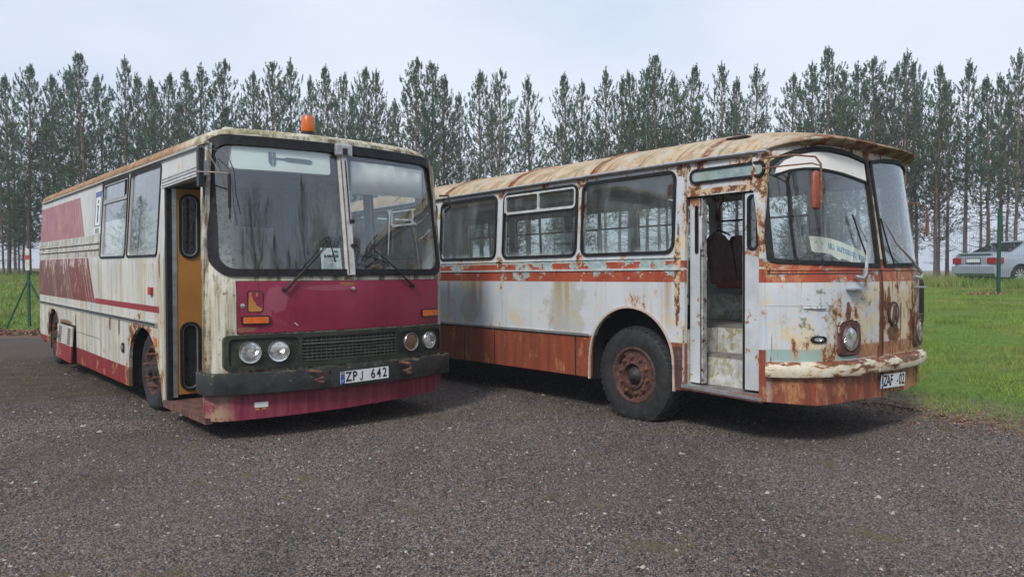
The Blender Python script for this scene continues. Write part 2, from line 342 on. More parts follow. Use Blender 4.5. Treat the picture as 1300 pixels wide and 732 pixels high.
    k = t.mix(av, (.11,.18,.03), (.25,.36,.07)); k = t.mix(t.noise(.45,6,.6).ss(.42,.64)*.75, k, (.27,.28,.085)); k = t.mix(t.noise(1.8,6,.65,off=(4,4,0)).ss(.5,.62)*.5, k, (.07,.12,.03))
    M['grass'] = t.bsdf(k, .7, spec=.2)
    t = Tree('lawn soil and turf'); n = t.noise(.5,5,.6); f = t.noise(12,6,.7); at = t.t.nodes.new('ShaderNodeAttribute'); at.attribute_name = 'edge'; e = V(t.t, at.outputs['Fac'])
    k = t.mix(f.ss(.3,.7), (.07,.13,.025), (.13,.22,.045)); k = t.mix(n.ss(.45,.65)*.5, k, (.12,.14,.045))
    k = t.mix((e+(f-.5)*2.2+(n-.5)*2.0).ss(1.15,.35), k, t.mix(f.ss(.4,.6),(.13,.10,.075),(.20,.16,.12)))
    k = t.mix((e+n*1.5).ss(20.6,22.5), k, t.mix(f.ss(.4,.6),(.16,.13,.085),(.24,.20,.13)))
    M['lawn'] = t.bsdf(k, .9, 0, f, .03, .1)
    t = Tree('dark gravel yard'); x, y = t.x, t.y
    v1 = t.voro(70, out='Color'); sp = t.t.nodes.new('ShaderNodeSeparateColor'); t.t.links.new(v1.k, sp.inputs[0]); r1 = V(t.t, sp.outputs[0]); r2 = V(t.t, sp.outputs[1])
    vd = t.voro(70); vd2 = t.voro(150); v2 = t.voro(150, out='Color'); sp2 = t.t.nodes.new('ShaderNodeSeparateColor'); t.t.links.new(v2.k, sp2.inputs[0]); r3 = V(t.t, sp2.outputs[0])
    k = t.mix(r1, (.045,.037,.035), (.155,.130,.122))
    k = t.mix(r3*.6, k, (.165,.140,.132)); k = t.mix(r3.ss(.3,.1)*.55, k, (.03,.026,.026))
    k = t.mix(r2.ss(.965,.985), k, (.26,.235,.21)); k = t.mix((r2.ss(.90,.93)-r2.ss(.93,.94)).sat(), k, (.28,.17,.11))
    big = t.noise(.35,5,.6); med = t.noise(1.6,6,.65)
    k = t.mix(big.ss(.42,.62)*.35, k, (.125,.098,.085)); k = t.mix(t.noise(.8,6,.65,(1,.35,1),off=(3,3,0)).ss(.52,.64)*.4, k, (.055,.048,.046))
    moss = med.ss(.54,.64)*.8
    k = t.mix(moss*t.noise(9,5,.7).ss(.5,.62), k, (.12,.10,.04))
    def patch(px, py, rx, ry, am=.7, sc=2.0):
        d = (((x-px)/rx).pow(2)+((y-py)/ry).pow(2)).pow(.5) + (t.noise(sc,6,.7)-.5)*am*2
        return d.ss(1.1,.75)
    k = t.mix(patch(-6.4,10.9,3.2,2.8)*.85, k, t.mix(t.noise(3,6,.7).ss(.4,.6),(.050,.036,.020),(.085,.066,.032)))      # oily, mossy soil beside the left bus
    k = t.mix(patch(-9.5,14.5,3.2,2.4)*.6, k, (.075,.055,.032))
    k = t.mix(patch(-3.5,8.0,2.2,1.6)*.35, k, (.05,.042,.03))
    k = t.mix(patch(3.7,8.05,1.5,.7,.5)*.75, k, (.20,.16,.11)); k = t.mix(patch(4.0,7.35,.55,.16,.8,5)*.7, k, (.26,.11,.045))
    k = t.mix(patch(1.6,7.0,.5,.25,.8,5)*.5, k, (.19,.16,.06)); k = t.mix(patch(-.3,7.8,2.0,.5,.9,3)*.25, k, (.16,.12,.05))
    k = t.mix(patch(-12.0,17.4,4.5,.7,.8,3)*.8, k, (.20,.12,.085))
    M['gravel'] = t.bsdf(k, .85, 0, (vd*-1)+(vd2*-.5)+med*.6, .012, .3)
    t = Tree('loose stones'); a = t.t.nodes.new('ShaderNodeAttribute'); a.attribute_name = 'tone'; av = V(t.t, a.outputs['Fac'])
    k = t.mix(av.ss(0,.84), (.024,.020,.019), (.20,.168,.158)); k = t.mix(av.ss(.84,.86), k, (.18,.155,.14)); k = t.mix(av.ss(.90,.91), k, (.14,.07,.045)); k = t.mix(av.ss(.945,.95), k, (.10,.085,.035)); k = t.mix(av.ss(.986,.988), k, (.40,.37,.32))
    k = t.mix(t.noise(.55,5,.6).ss(.42,.62)*.25, k, (.15,.118,.10)); k = t.mix((t.noise(1.7,7,.7,off=(6,2,0))).ss(.58,.66)*.65, k, (.105,.085,.035)); k = t.mix(t.noise(.8,6,.65,(1,.35,1),off=(3,3,0)).ss(.50,.62)*.30, k, (.040,.034,.033)); k = t.mix((t.noise(3.1,6,.7,off=(9,2,0))).ss(.66,.70)*.6, k, (.20,.095,.05))
    M['stones'] = t.bsdf(k, .8, 0, t.noise(150,3), .001, .3)
    simple('leaf_litter', (.27,.15,.09), .9, 0, .4, 20)
    simple('bare', (.045,.036,.03), .9, 0, .3, 3)
# ------------------------------------------------------------------ geometry
def link(name, verts, faces, mat, parent=None, smooth=False, mats=None, midx=None):
    me = bpy.data.meshes.new(name); me.from_pydata([tuple(map(float, v)) for v in verts], [], faces); me.update()
    o = bpy.data.objects.new(name, me); C.objects.link(o)
    me.materials.append(M[mat] if isinstance(mat, str) else mat)
    bm = bmesh.new(); bm.from_mesh(me); bmesh.ops.recalc_face_normals(bm, faces=bm.faces); bm.to_mesh(me); bm.free()
    if smooth:
        me.polygons.foreach_set('use_smooth', [True]*len(me.polygons))
        try: me.set_sharp_from_angle(angle=R(smooth if smooth is not True else 40))
        except Exception: pass
    if parent: o.parent = parent
    return o
class MB:
    def __init__(s): s.v = []; s.f = []
    def add(s, v, f): n = len(s.v); s.v += [tuple(q) for q in v]; s.f += [tuple(i+n for i in q) for q in f]; return s
    def box(s, x0, x1, y0, y1, z0, z1):
        v = [(x, y, z) for x in (x0, x1) for y in (y0, y1) for z in (z0, z1)]
        return s.add(v, [(0,1,3,2),(4,6,7,5),(0,4,5,1),(2,3,7,6),(0,2,6,4),(1,5,7,3)])
    def bbox(s, x0, x1, y0, y1, z0, z1, b=.01):
        """box with bevelled edges"""
        bm = bmesh.new(); bmesh.ops.create_cube(bm, size=1)
        for v in bm.verts: v.co = ((x0+x1)/2+v.co.x*(x1-x0), (y0+y1)/2+v.co.y*(y1-y0), (z0+z1)/2+v.co.z*(z1-z0))
        bmesh.ops.bevel(bm, geom=bm.edges[:], offset=b, segments=2, affect='EDGES', profile=.5)
        bm.verts.index_update(); s.add([v.co[:] for v in bm.verts], [[v.index for v in f.verts] for f in bm.faces]); bm.free(); return s
    def tube(s, pts, r, n=8, caps=True):
        pts = [Vector(p) for p in pts]; rs = r if isinstance(r, (list, tuple)) else [r]*len(pts)
        up = None; rings = []
        for i, p in enumerate(pts):
            d = (pts[min(i+1, len(pts)-1)]-pts[max(i-1, 0)]).normalized()
            if up is None: up = Vector((0,0,1)) if abs(d.z) < .9 else Vector((1,0,0))
            a = d.cross(up).normalized(); b = a.cross(d).normalized(); up = b
            rings.append([tuple(p+(a*math.cos(t)+b*math.sin(t))*rs[i]) for t in [2*math.pi*k/n for k in range(n)]])
        v = [q for g in rings for q in g]; f = []
        for i in range(len(rings)-1):
            for k in range(n): f.append((i*n+k, i*n+(k+1)%n, (i+1)*n+(k+1)%n, (i+1)*n+k))
        if caps: f += [tuple(range(n)), tuple(range((len(rings)-1)*n, len(rings)*n))]
        return s.add(v, f)
    def lathe(s, c, prof, axis='x', n=40, caps=False, sq=None):
        """prof: (along axis, radius)"""
        v = []; f = []
        for (a, r) in prof:
            for k in range(n):
                t = 2*math.pi*k/n; u, w = r*math.cos(t), r*math.sin(t)
                if sq: u, w = u*sq[0], w*sq[1]
                p = {'x': (a, u, w), 'y': (u, a, w), 'z': (u, w, a)}[axis]
                v.append((c[0]+p[0], c[1]+p[1], c[2]+p[2]))
        for i in range(len(prof)-1):
            for k in range(n): f.append((i*n+k, i*n+(k+1)%n, (i+1)*n+(k+1)%n, (i+1)*n+k))
        if caps: f += [tuple(range(n)), tuple(range((len(prof)-1)*n, len(prof)*n))]
        return s.add(v, f)
    def go(s, name, mat, parent=None, smooth=False): return link(name, s.v, s.f, mat, parent, smooth)
def inside(p, poly):
    x, y = p; c = False; j = len(poly)-1
    for i in range(len(poly)):
        xi, yi = poly[i]; xj, yj = poly[j]
        if (yi > y) != (yj > y) and x < (xj-xi)*(y-yi)/(yj-yi)+xi: c = not c
        j = i
    return c
def rr(u0, u1, v0, v1, r=.05, n=5, rs=None):
    rs = rs or (r, r, r, r)          # bl, br, tr, tl
    o = []
    for (cx, cy, a, q) in ((u0, v0, 180, rs[0]), (u1, v0, 270, rs[1]), (u1, v1, 0, rs[2]), (u0, v1, 90, rs[3])):
        q = max(q, .001); sx = 1 if cx == u0 else -1; sy = 1 if cy == v0 else -1
        for k in range(n+1):
            t = R(a+90*k/n); o.append((cx+sx*q+q*math.cos(t), cy+sy*q+q*math.sin(t)))
    return o
def shrink(poly, d):
    """inset a counter-clockwise polygon by d"""
    n = len(poly); out = []
    for i in range(n):
        a, b, c = Vector(poly[i-1]), Vector(poly[i]), Vector(poly[(i+1) % n])
        e1 = (b-a); e2 = (c-b)
        if e1.length < 1e-9: e1 = e2
        if e2.length < 1e-9: e2 = e1
        e1.normalize(); e2.normalize()
        n1 = Vector((-e1.y, e1.x)); n2 = Vector((-e2.y, e2.x)); m = (n1+n2)
        if m.length < 1e-6: m = n1
        m.normalize(); k = d/max(.4, m.dot(n1)); out.append((b.x+m.x*k, b.y+m.y*k))
    return out
def densify(poly, g):
    o = []
    for i in range(len(poly)):
        a, b = poly[i], poly[(i+1) % len(poly)]; L = math.hypot(b[0]-a[0], b[1]-a[1]); k = max(1, int(math.ceil(L/g)))
        for j in range(k): o.append((a[0]+(b[0]-a[0])*j/k, a[1]+(b[1]-a[1])*j/k))
    return o
def fill(outline, holes, g):
    loops = [densify(outline, g) if g else list(outline)]+[densify(h, g) if g else list(h) for h in holes]
    vs = []; es = []
    for lp in loops:
        n = len(vs); vs += lp; es += [(n+i, n+(i+1) % len(lp)) for i in range(len(lp))]
    if g:
        us = [p[0] for p in outline]; ws = [p[1] for p in outline]
        nu = int((max(us)-min(us))/g); nv = int((max(ws)-min(ws))/g)
        for i in range(1, nu+1):
            for j in range(1, nv+1):
                p = (min(us)+i*g-.37*g+.002*((i*7+j*3) % 5), min(ws)+j*g-.41*g)
                if inside(p, outline) and not any(inside(p, h) for h in holes): vs.append(p)
    r = delaunay_2d_cdt([Vector(v) for v in vs], es, [], 0, 1e-5)
    V2 = [tuple(v) for v in r[0]]; F = []
    for f in r[2]:
        c = (sum(V2[i][0] for i in f)/len(f), sum(V2[i][1] for i in f)/len(f))
        if inside(c, outline) and not any(inside(c, h) for h in holes): F.append(tuple(f))
    return V2, F
def sheet(name, outline, holes, fn, d0, d1, mat, parent, g=None, smooth=False):
    V2, F = fill(outline, holes, g); n = len(V2)
    v = [fn(p[0], p[1], d0) for p in V2]+[fn(p[0], p[1], d1) for p in V2]
    f = list(F)+[tuple(i+n for i in reversed(q)) for q in F]
    cnt = {}
    for q in F:
        for i in range(len(q)):
            e = (q[i], q[(i+1) % len(q)]); k = tuple(sorted(e)); cnt.setdefault(k, []).append(e)
    for k, es in cnt.items():
        if len(es) == 1: a, b = es[0]; f.append((b, a, a+n, b+n))
    return link(name, v, f, mat, parent, smooth)
def arc(cx, cz, rx, rz, a0, a1, n=14):
    return [(cx+rx*math.cos(R(a0+(a1-a0)*k/n)), cz+rz*math.sin(R(a0+(a1-a0)*k/n))) for k in range(n+1)]
def text_mesh(name, s, size, mat, parent, origin, right, up, sx=1, align='CENTER', bold=0.0, ext=.0008):
    cu = bpy.data.curves.new(name, 'FONT'); cu.body = s; cu.size = size; cu.align_x = align; cu.align_y = 'CENTER'; cu.offset = bold; cu.extrude = ext
    cu.resolution_u = 3
    o = bpy.data.objects.new(name, cu); C.objects.link(o)
    dg = bpy.context.evaluated_depsgraph_get(); me = bpy.data.meshes.new_from_object(o.evaluated_get(dg)); bpy.data.objects.remove(o)
    r = Vector(right).normalized(); u = Vector(up).normalized(); nn = r.cross(u)
    mt = Matrix(((r.x*sx, u.x, nn.x, origin[0]), (r.y*sx, u.y, nn.y, origin[1]), (r.z*sx, u.z, nn.z, origin[2]), (0,0,0,1)))
    me.transform(mt); me.materials.clear(); me.materials.append(M[mat])
    q = bpy.data.objects.new(name, me); C.objects.link(q); q.parent = parent; return q
def window(parent, outer, fn, gw, proud, glass, name='window', label=None, recess=.012, g=None, fit=.0):
    """rubber gasket ring on the surface with the pane inside it"""
    inner = shrink(outer, gw)
    w = sheet(name, outer, [inner], fn, proud, -.02, 'rubber', parent, g, smooth=50)
    p = sheet('glass', shrink(outer, gw*.6), [], fn, -recess, -recess-.005, glass, w, g, smooth=False)
    if label: w['label'] = label
    return w
def wheel(parent, x, s, z, Rr, w, rim, side=-1, lug=True, bolts=10, style='laz', label=None):
    """x: outer face of the tyre; side -1 faces the door side"""
    e = bpy.data.objects.new('wheel', None); C.objects.link(e); e.parent = parent
    if label: e['label'] = label
    b = MB(); sh = [(.004, rim), (.0, rim+.02), (-.012, rim+.07), (-.010, Rr*.86), (.012, Rr*.95), (.035, Rr*.992), (w*.5, Rr), (w-.035, Rr*.992), (w-.01, Rr*.93), (w, rim)]
    sg = -side
    b.lathe((x, s, z), [(a*sg, r) for a, r in sh], 'x', 56)
    if lug:
        n = 46
        for k in range(n):
            t = 2*math.pi*k/n; dt = .040
            for (a0, a1, r0, r1) in ((.008, .06, Rr*.94, Rr*1.012), (w-.06, w-.008, Rr*.94, Rr*1.012), (.075, w-.075, Rr*.985, Rr*1.012)):
                v = []
                for a, rr_ in ((a0, r0), (a1, Rr*.985)):
                    for q in (r1 if a > .02 else Rr*.975, rr_-.01):
                        for tt in (t-dt, t+dt): v.append((x+a*sg, s+q*math.cos(tt), z+q*math.sin(tt)))
                b.add(v, [(0,1,3,2),(4,6,7,5),(0,4,5,1),(2,3,7,6),(0,2,6,4),(1,5,7,3)])
    # flattened where it stands
    b.v = [(p[0] if p[2] > .08 else p[0]-sg*.012, p[1]+(p[1]-s)*(.10 if p[2] < .06 else 0), max(p[2], .004)) for p in b.v]
    b.go('tyre', 'tyre', e, smooth=40)
    r = MB()
    if style == 'laz':
        r.lathe((x, s, z), [(a*sg, q) for a, q in ((.004, rim+.012), (-.006, rim+.004), (-.006, rim-.012), (.02, rim-.03), (.028, rim-.06), (.018, rim-.065), (.01, rim*.52), (-.012, rim*.50), (-.018, rim*.42), (.06, rim*.38), (.06, .0))], 'x', 48)
        rm = r.go('rim', 'rust_red', e, smooth=40)
        h = MB(); h.lathe((x, s, z), [(a*sg, q) for a, q in ((.055, rim*.37), (.01, rim*.30), (-.02, rim*.18), (-.045, rim*.12), (-.05, .001))], 'x', 24); h.go('hub', 'hub_dark', e, smooth=40)
        for k in range(bolts):
            t = 2*math.pi*k/bolts+.2; c = (x, s+rim*.66*math.cos(t), z+rim*.66*math.sin(t))
            q = MB(); q.lathe(c, [(.012*sg, .022), (-.008*sg, .020), (-.010*sg, .011), (-.026*sg, .010), (-.027*sg, .001)], 'x', 6); q.go('wheel_nut', 'rust', e)
        for k in (1, 4):
            t = math.pi/2*k*.93-.75; a = MB(); 
            v = [(x+.006*sg, s+rr_*math.cos(t+d), z+rr_*math.sin(t+d)) for rr_, d in ((rim*.80,-.26),(rim*.80,.26),(rim*.90,.22),(rim*.90,-.22))]
            v += [(p[0]+.012*sg, p[1], p[2]) for p in v]
            a.add(v, [(0,1,2,3),(4,7,6,5),(0,4,5,1),(1,5,6,2),(2,6,7,3),(3,7,4,0)]); a.go('hand_hole', 'black', e)
    else:
        r.lathe((x, s, z), [(a*sg, q) for a, q in ((.004, rim+.012), (-.004, rim+.002), (-.002, rim-.015), (.06, rim-.04), (.075, rim*.62), (.075, .0))], 'x', 40)
        r.go('rim', 'rust_red', e, smooth=40)
        h = MB(); h.lathe((x, s, z), [(a*sg, q) for a, q in ((.075, rim*.60), (.03, rim*.56), (.02, rim*.45), (-.01, rim*.42), (-.015, rim*.22), (-.05, rim*.20), (-.055, .001))], 'x', 20); h.go('hub', 'hub_dark', e, smooth=40)
        for k in range(8):
            t = 2*math.pi*k/8+.3; c = (x, s+rim*.72*math.cos(t), z+rim*.72*math.sin(t))
            q = MB(); q.tube([(x+.07*sg, c[1], c[2]), (x-.0*sg, c[1], c[2]), (x-.045*sg, c[1], c[2])], [.020, .017, .010], 7); q.go('wheel_nut', 'rust', e)
    return e
def headlamp(parent, c, n, r, ring='chrome', name='headlight', lens='lamp', depth=.03):
    """round lamp facing along n from centre c"""
    n = Vector(n).normalized(); a = n.cross(Vector((0,0,1))).normalized(); b = a.cross(n)
    def ringm(prof, k=28):
        v = []; f = []
        for d, q in prof:
            for i in range(k):
                t = 2*math.pi*i/k; p = Vector(c)+n*d+(a*math.cos(t)+b*math.sin(t))*q; v.append(tuple(p))
        for j in range(len(prof)-1):
            for i in range(k): f.append((j*k+i, j*k+(i+1) % k, (j+1)*k+(i+1) % k, (j+1)*k+i))
        return v, f
    o = MB().add(*ringm([(-depth, r), (.008, r), (.014, r*.96), (.012, r*.9), (.0, r*.88)])).go(name, ring, parent, True)
    MB().add(*ringm([(.001, r*.885), (.008, r*.7), (.013, r*.4), (.015, .001)])).go('lens', lens, o, True)
    return o
def tubes(name, mat, parent, paths, n=6):
    b = MB()
    for pts, r in paths: b.tube(pts, r, n)
    return b.go(name, mat, parent, True)
def plate(parent, c, right, up, w, h, txt, label):
    r = Vector(right).normalized(); u = Vector(up).normalized(); n = r.cross(u)      # n points out of the face
    def box(nm, a0, a1, b0, b1, d0, d1, mat, par):
        v = [tuple(Vector(c)+r*a+u*b+n*d) for a in (a0, a1) for b in (b0, b1) for d in (d0, d1)]
        return link(nm, v, [(0,1,3,2),(4,6,7,5),(0,4,5,1),(2,3,7,6),(0,2,6,4),(1,5,7,3)], mat, par)
    p = box('number_plate', -w/2, w/2, -h/2, h/2, 0, .006, 'plate_white', parent); p['label'] = label
    box('country_band', -w/2+.001, -w/2+.042*w/.52, -h/2+.001, h/2-.001, .006, .0075, 'blue', p)
    fl = -w/2+.021*w/.52
    for k, mt in enumerate(('yellow', 'fence_green', 'marker_red')):
        box('flag_stripe', fl-.013, fl+.013, h*.30-k*h*.085, h*.30-(k-1)*h*.085-.001, .0075, .0085, mt, p)
    text_mesh('country_letters', 'LT', h*.26, 'plate_white', p, tuple(Vector(c)+r*fl-u*h*.28+n*.0085), r, u, .85)
    cw = (w*.88)/len(txt)
    for i, ch in enumerate(txt):
        if ch == ' ': continue
        if ch == 'J':
            q = h*.74; pj = [(.35,1),(.20,1),(.20,.24),(.17,.12),(.06,.10),(-.04,.16),(-.07,.30),(-.18,.28),(-.14,.08),(-.02,-.01),(.12,-.02),(.25,.03),(.32,.14),(.33,.28)]
            vj = [tuple(Vector(c)+r*(-w*.385+cw*(i+.30)+a_*q*.80)+u*((b_-.5)*q)+n*d_) for d_ in (.0076,.0088) for a_, b_ in pj]; kj = len(pj)
            link('plate_character', vj, [tuple(range(kj)), tuple(range(2*kj-1,kj-1,-1))]+[(a_,(a_+1)%kj,kj+(a_+1)%kj,kj+a_) for a_ in range(kj)], 'txt_black', p); continue
        text_mesh('plate_character', ch, h*(1.12 if ch != '-' else .8), 'txt_black', p, tuple(Vector(c)+r*(-w*.385+cw*(i+.35))+n*.0075), r, u, .78, bold=.0022)
    return p
# ================================================================== left bus: white and maroon, flat front
def bus_left():
    T = empty('bus', (-2.6167, 6.4545, 0), (.003, 0, .7062))
    tag(T, 'white and maroon bus with flat magenta front and amber roof beacon, on the left', 'bus')
    W, Lg = 2.5, 8.45
    def tum(z): return .062*min(1.05, max(0, (z-1.6)/1.0))
    def near(u, v, d): return (tum(v)-d, u, v)
    def far(u, v, d): return (W-tum(v)+d, u, v)
    def S(l, z):
        t = min(1, abs((l-1.25)/(1.25-tum(z)))); return -.2*(1-t*t)+.10*t**22+max(0, z-1.3)*.13
    def front(u, v, d): return (u, S(u, v)-d, v)
    def fr(l, z, d=0): return Vector(front(l, z, d))
    # --- near side
    arch1 = [(1.36,.19),(1.44,.45)]+arc(2.06,.45,.565,.435,170,8,16)+[(2.62,.45),(2.62,.19)]
    arch2 = [(6.75,.20)]+arc(7.2,.50,.45,.375,180,0,12)+[(7.66,.30)]
    out = [(.10,.185),(1.30,.165)]+arch1+[(5.45,.18),(5.46,.70),(6.68,.70),(6.69,.20)]+arch2+[(8.40,.33),(8.45,.55),(8.45,1.7),(8.40,2.62),(.10+.05,2.62),(.10,1.6)]
    door = [(.145,.215),(1.275,.195),(1.275,2.32),(.145,2.32)]
    w1 = rr(2.75,3.99,1.635,2.585,.07); w2 = rr(1.49,2.69,1.635,2.585,.07)
    h1, h2 = shrink(w1,.03), shrink(w2,.03)
    sd = sheet('door_side_wall', out, [door, h1, h2], near, 0, -.035, 'ik_side', T, .25)
    sd['label'] = 'dirty white side wall with faded maroon blocks'
    outf = [(.10,.42),(.45,.42),(.55,.2),(8.45,.2),(8.45,2.62),(.15,2.62),(.10,1.6)]
    fw = [rr(.45,1.5,1.6,2.55,.07), rr(1.6,2.85,1.6,2.55,.07)]
    sheet('far_side_wall', outf, [shrink(q,.03) for q in fw], far, 0, -.035, 'ik_side', T, .3)
    for q in fw: window(T, q, far, .035, .01, 'glass_side')
    # panes with the deep black rubber
    wa = window(T, w1, near, .026, .010, 'glass_side', label='window with a sliding top pane')
    sheet('slider_bar', [(2.79,2.315),(3.95,2.315),(3.95,2.345),(2.79,2.345)], [], near, .006, -.015, 'alu', wa)
    sheet('slider_post', [(2.90,2.35),(2.93,2.35),(2.93,2.545),(2.90,2.545)], [], near, .004, -.012, 'rubber', wa)
    sheet('slider_frame', rr(2.80,3.94,2.348,2.55,.03), [rr(2.815,3.925,2.362,2.537,.02)], near, .003, -.015, 'alu', wa)
    window(T, w2, near, .026, .010, 'glass_side', label='plain window nearest the door')
    # --- trim rails
    for nm, z, a, b, mt in (('moulding',1.84,4.06,8.44,'dark'),('moulding',1.76,4.06,8.44,'dark')):
        sheet(nm, [(a,z-.006),(b,z-.006),(b,z+.016),(a,z+.016)], [], near, .014, -.002, 'ik_side', T, .6)
        sheet(nm, [(a,z-.017),(b,z-.017),(b,z-.007),(a,z-.007)], [], near, .006, -.002, 'dark', T, .6)
    tr = sheet('trim_rail', [(1.5,.925),(8.44,.925),(8.44,.965),(1.5,.965)], [], near, .016, -.002, 'alu', T, .6)
    sheet('rail_insert', [(1.53,.936),(8.4,.936),(8.4,.953),(1.53,.953)], [], near, .019, .012, 'dark', tr, .6)
    # --- rear wall and roof
    MB().box(.05,2.45,8.38,8.42,.25,2.6).go('rear_wall', 'ik_side', T)
    MB().box(.2,2.3,8.45,8.62,.38,.55).go('rear_bumper', 'ik_skirt', T)
    def zr(l):
        t = min(1, abs((l-1.25)/1.205)); return 2.62+.165*(1-t**9)**.5
    nl, rows = 36, []
    ls = [1.25-1.205*math.cos(math.pi*i/nl) for i in range(nl+1)]
    ss = [(-.02,.55),(.0,.80),(.03,.93),(.10,1.0),(.5,1),(1.2,1),(2.0,1),(3.0,1),(4.5,1),(6.3,1),(8.2,1),(8.38,.93),(8.45,.6)]
    v = []; f = []
    for s0, k in ss:
        for l in ls:
            sf = S(l, 2.66)+.03
            s = sf+s0 if s0 < .6 else s0
            v.append((l, s, 2.625+(zr(l)-2.62)*k))
    for i in range(len(ss)-1):
        for j in range(nl): f.append((i*(nl+1)+j, i*(nl+1)+j+1, (i+1)*(nl+1)+j+1, (i+1)*(nl+1)+j))
    roof = link('roof', v, f, 'ik_roof', T, 50)
    m = roof.modifiers.new('s', 'SOLIDIFY'); m.thickness = .02; m.offset = -1
    g = MB(); 
    g.box(.035,.062,.12,8.42,2.612,2.630); g.go('gutter', 'ik_roof', T)
    b = MB(); b.bbox(.22,.32,.19,.28,2.72,2.785,.02); b.go('roof_vent', 'cream', T)
    b = MB(); b.bbox(.7,1.5,2.2,2.9,2.765,2.84,.03); b.go('roof_hatch', 'ik_roof', T)
    # --- front shell
    ws = rr(.035,2.465,1.45,2.705,.20,7,(.17,.17,.17,.17))
    shell = sheet('front_wall', [(.0,.42),(2.5,.42),(2.5,1.6),(2.447,2.69),(1.9,2.735),(1.25,2.75),(.6,2.735),(.053,2.69),(0,1.6)], [shrink(ws,.03)], front, 0, -.03, 'ik_front', T, .09, smooth=50)
    wi = rr(.10,2.40,1.515,2.618,.13,7)
    wn = sheet('windscreen', ws, [wi], front, .022, -.02, 'rubber', T, .09, smooth=50)
    inn = shrink(ws,.05)
    sheet('glass', inn, [], front, -.006, -.011, 'glass_front', wn, .09, smooth=True)
    # divider: white post with a strip of bare metal
    def strip(nm, pts, w, d0, d1, mt, par, bow=0):
        vv = []
        for (l, z) in pts:
            for dl in (-w/2, w/2):
                for d in (d0, d1): vv.append(front(l+dl, z, d))
        ff = [(0,1,3,2)]
        for i in range(len(pts)-1):
            a = i*4; bq = a+4
            ff += [(a,a+2,bq+2,bq),(a+1,bq+1,bq+3,a+3),(a,bq,bq+1,a+1),(a+2,a+3,bq+3,bq+2)]
        k = (len(pts)-1)*4; ff.append((k,k+2,k+3,k+1)); return link(nm, vv, ff, mt, par)
    dv = strip('centre_post', [(1.262,1.46),(1.26,1.8),(1.256,2.2),(1.25,2.62)], .075, .04, -.02, 'white_trim', wn)
    strip('post_edge', [(1.235,1.47),(1.233,1.8),(1.229,2.2),(1.224,2.6)], .008, .044, .040, 'rust', dv)
    strip('chain', [(1.275,1.95),(1.273,2.2),(1.268,2.55)], .010, .046, .040, 'dark', dv)
    for z in (1.95, 1.72): MB().bbox(1.27,1.31,S(1.28,z)-.075,S(1.28,z)-.04,z,z+.035,.006).go('post_clip','black',dv)
    MB().bbox(1.165,1.345,S(1.25,2.65)-.07,S(1.25,2.65)-.02,2.585,2.705,.02).go('aerial_bracket','alu',T)
    MB().bbox(1.235,1.285,S(1.25,2.65)-.085,S(1.25,2.65)-.068,2.60,2.665,.008).go('bracket_slot','black',T)
    tubes('aerial','alu',T,[([(1.27,S(1.25,2.66)-.06,2.66),(1.27,S(1.25,2.66)-.058,2.9),(1.275,S(1.25,2.66)-.05,3.13)],[.004,.003,.002])])
    # --- magenta panel
    mp = sheet('front_panel', [(.228,.95),(2.365,.95),(2.365,1.405),(.228,1.405)], [], front, .014, -.005, 'ik_mag', T, .09, smooth=50)
    mp['label'] = 'magenta metal panel under the windscreen'
    sheet('panel_seam', [(.222,.945),(2.371,.945),(2.371,1.41),(.222,1.41)], [[(.2285,.951),(2.3645,.951),(2.3645,1.4045),(.2285,1.4045)]], front, .004, -.01, 'dark', T, .09)
    fo = rr(.304,.438,1.133,1.322,.025)
    sheet('flap_gap', fo, [shrink(fo,.008)], front, .0165, .010, 'dark', mp)
    fl = sheet('filler_flap', shrink(fo,.008), [], front, .0175, .010, 'ik_mag', mp, .05)
    sheet('bare_primer', [(.314,1.145),(.335,1.14),(.40,1.141),(.425,1.147),(.422,1.165),(.395,1.185),(.375,1.195),(.372,1.215),(.355,1.235),(.345,1.262),(.335,1.285),(.341,1.305),(.328,1.313),(.318,1.298),(.322,1.27),(.315,1.25)], [], front, .0185, .0175, 'orange_panel', fl)
    sheet('bare_primer', [(.375,1.275),(.385,1.272),(.392,1.286),(.383,1.312),(.376,1.298)], [], front, .0185, .0175, 'orange_panel', fl)
    for a_, b_ in ((.70,1.035),(2.17,.0)):
        if b_: sheet('paint_scratch', [(a_,b_),(a_+.008,b_-.002),(a_+.040,b_-.028),(a_+.034,b_-.032)], [], front, .0155, .0145, 'white', mp)
    c = fr(.264,1.192,.014); MB().lathe(tuple(c), [(.0,.022),(-.008,.021),(-.010,.001)], 'y', 16).go('lock_cap','chrome',mp,True)
    c = fr(1.272,1.33,.014); MB().lathe(tuple(c), [(.0,.020),(-.02,.018),(-.024,.001)], 'y', 16).go('panel_knob','chrome',mp,True)
    for a, b, z0, z1 in ((.254,.486,1.028,1.103),(2.105,2.345,1.022,1.102)):
        q = sheet('indicator', rr(a,b,z0,z1,.01), [], front, .03, .01, 'black', T, .06)
        sheet('lens', rr(a+.012,b-.014,z0+.010,z1-.010,.008), [], front, .043, .028, 'orange_lens', q, .06)
    # --- lamp housing and grille
    ho = rr(.112,2.412,.628,.935,.05)
    sheet('lamp_housing', ho, [rr(.15,.735,.662,.905,.04), rr(.77,1.76,.672,.897,.01), rr(1.80,2.38,.655,.892,.04)], front, .03, -.01, 'ik_house', T, .09, smooth=50)
    sheet('housing_back', shrink(ho,.01), [], front, .008, .002, 'ik_back', T, .09)
    gb = MB()
    for i in range(23):
        l = .775+.98*i/22
        for z0, z1 in ((.675,.895),):
            p = fr(l, z0, .018); q = fr(l, z1, .018); gb.tube([tuple(p), tuple(q)], .0065, 4)
    for j in range(8):
        z = .680+.21*j/7; gb.tube([tuple(fr(.772+.985*i/12, z, .020)) for i in range(13)], .0068 if j not in (5,) else .012, 4)
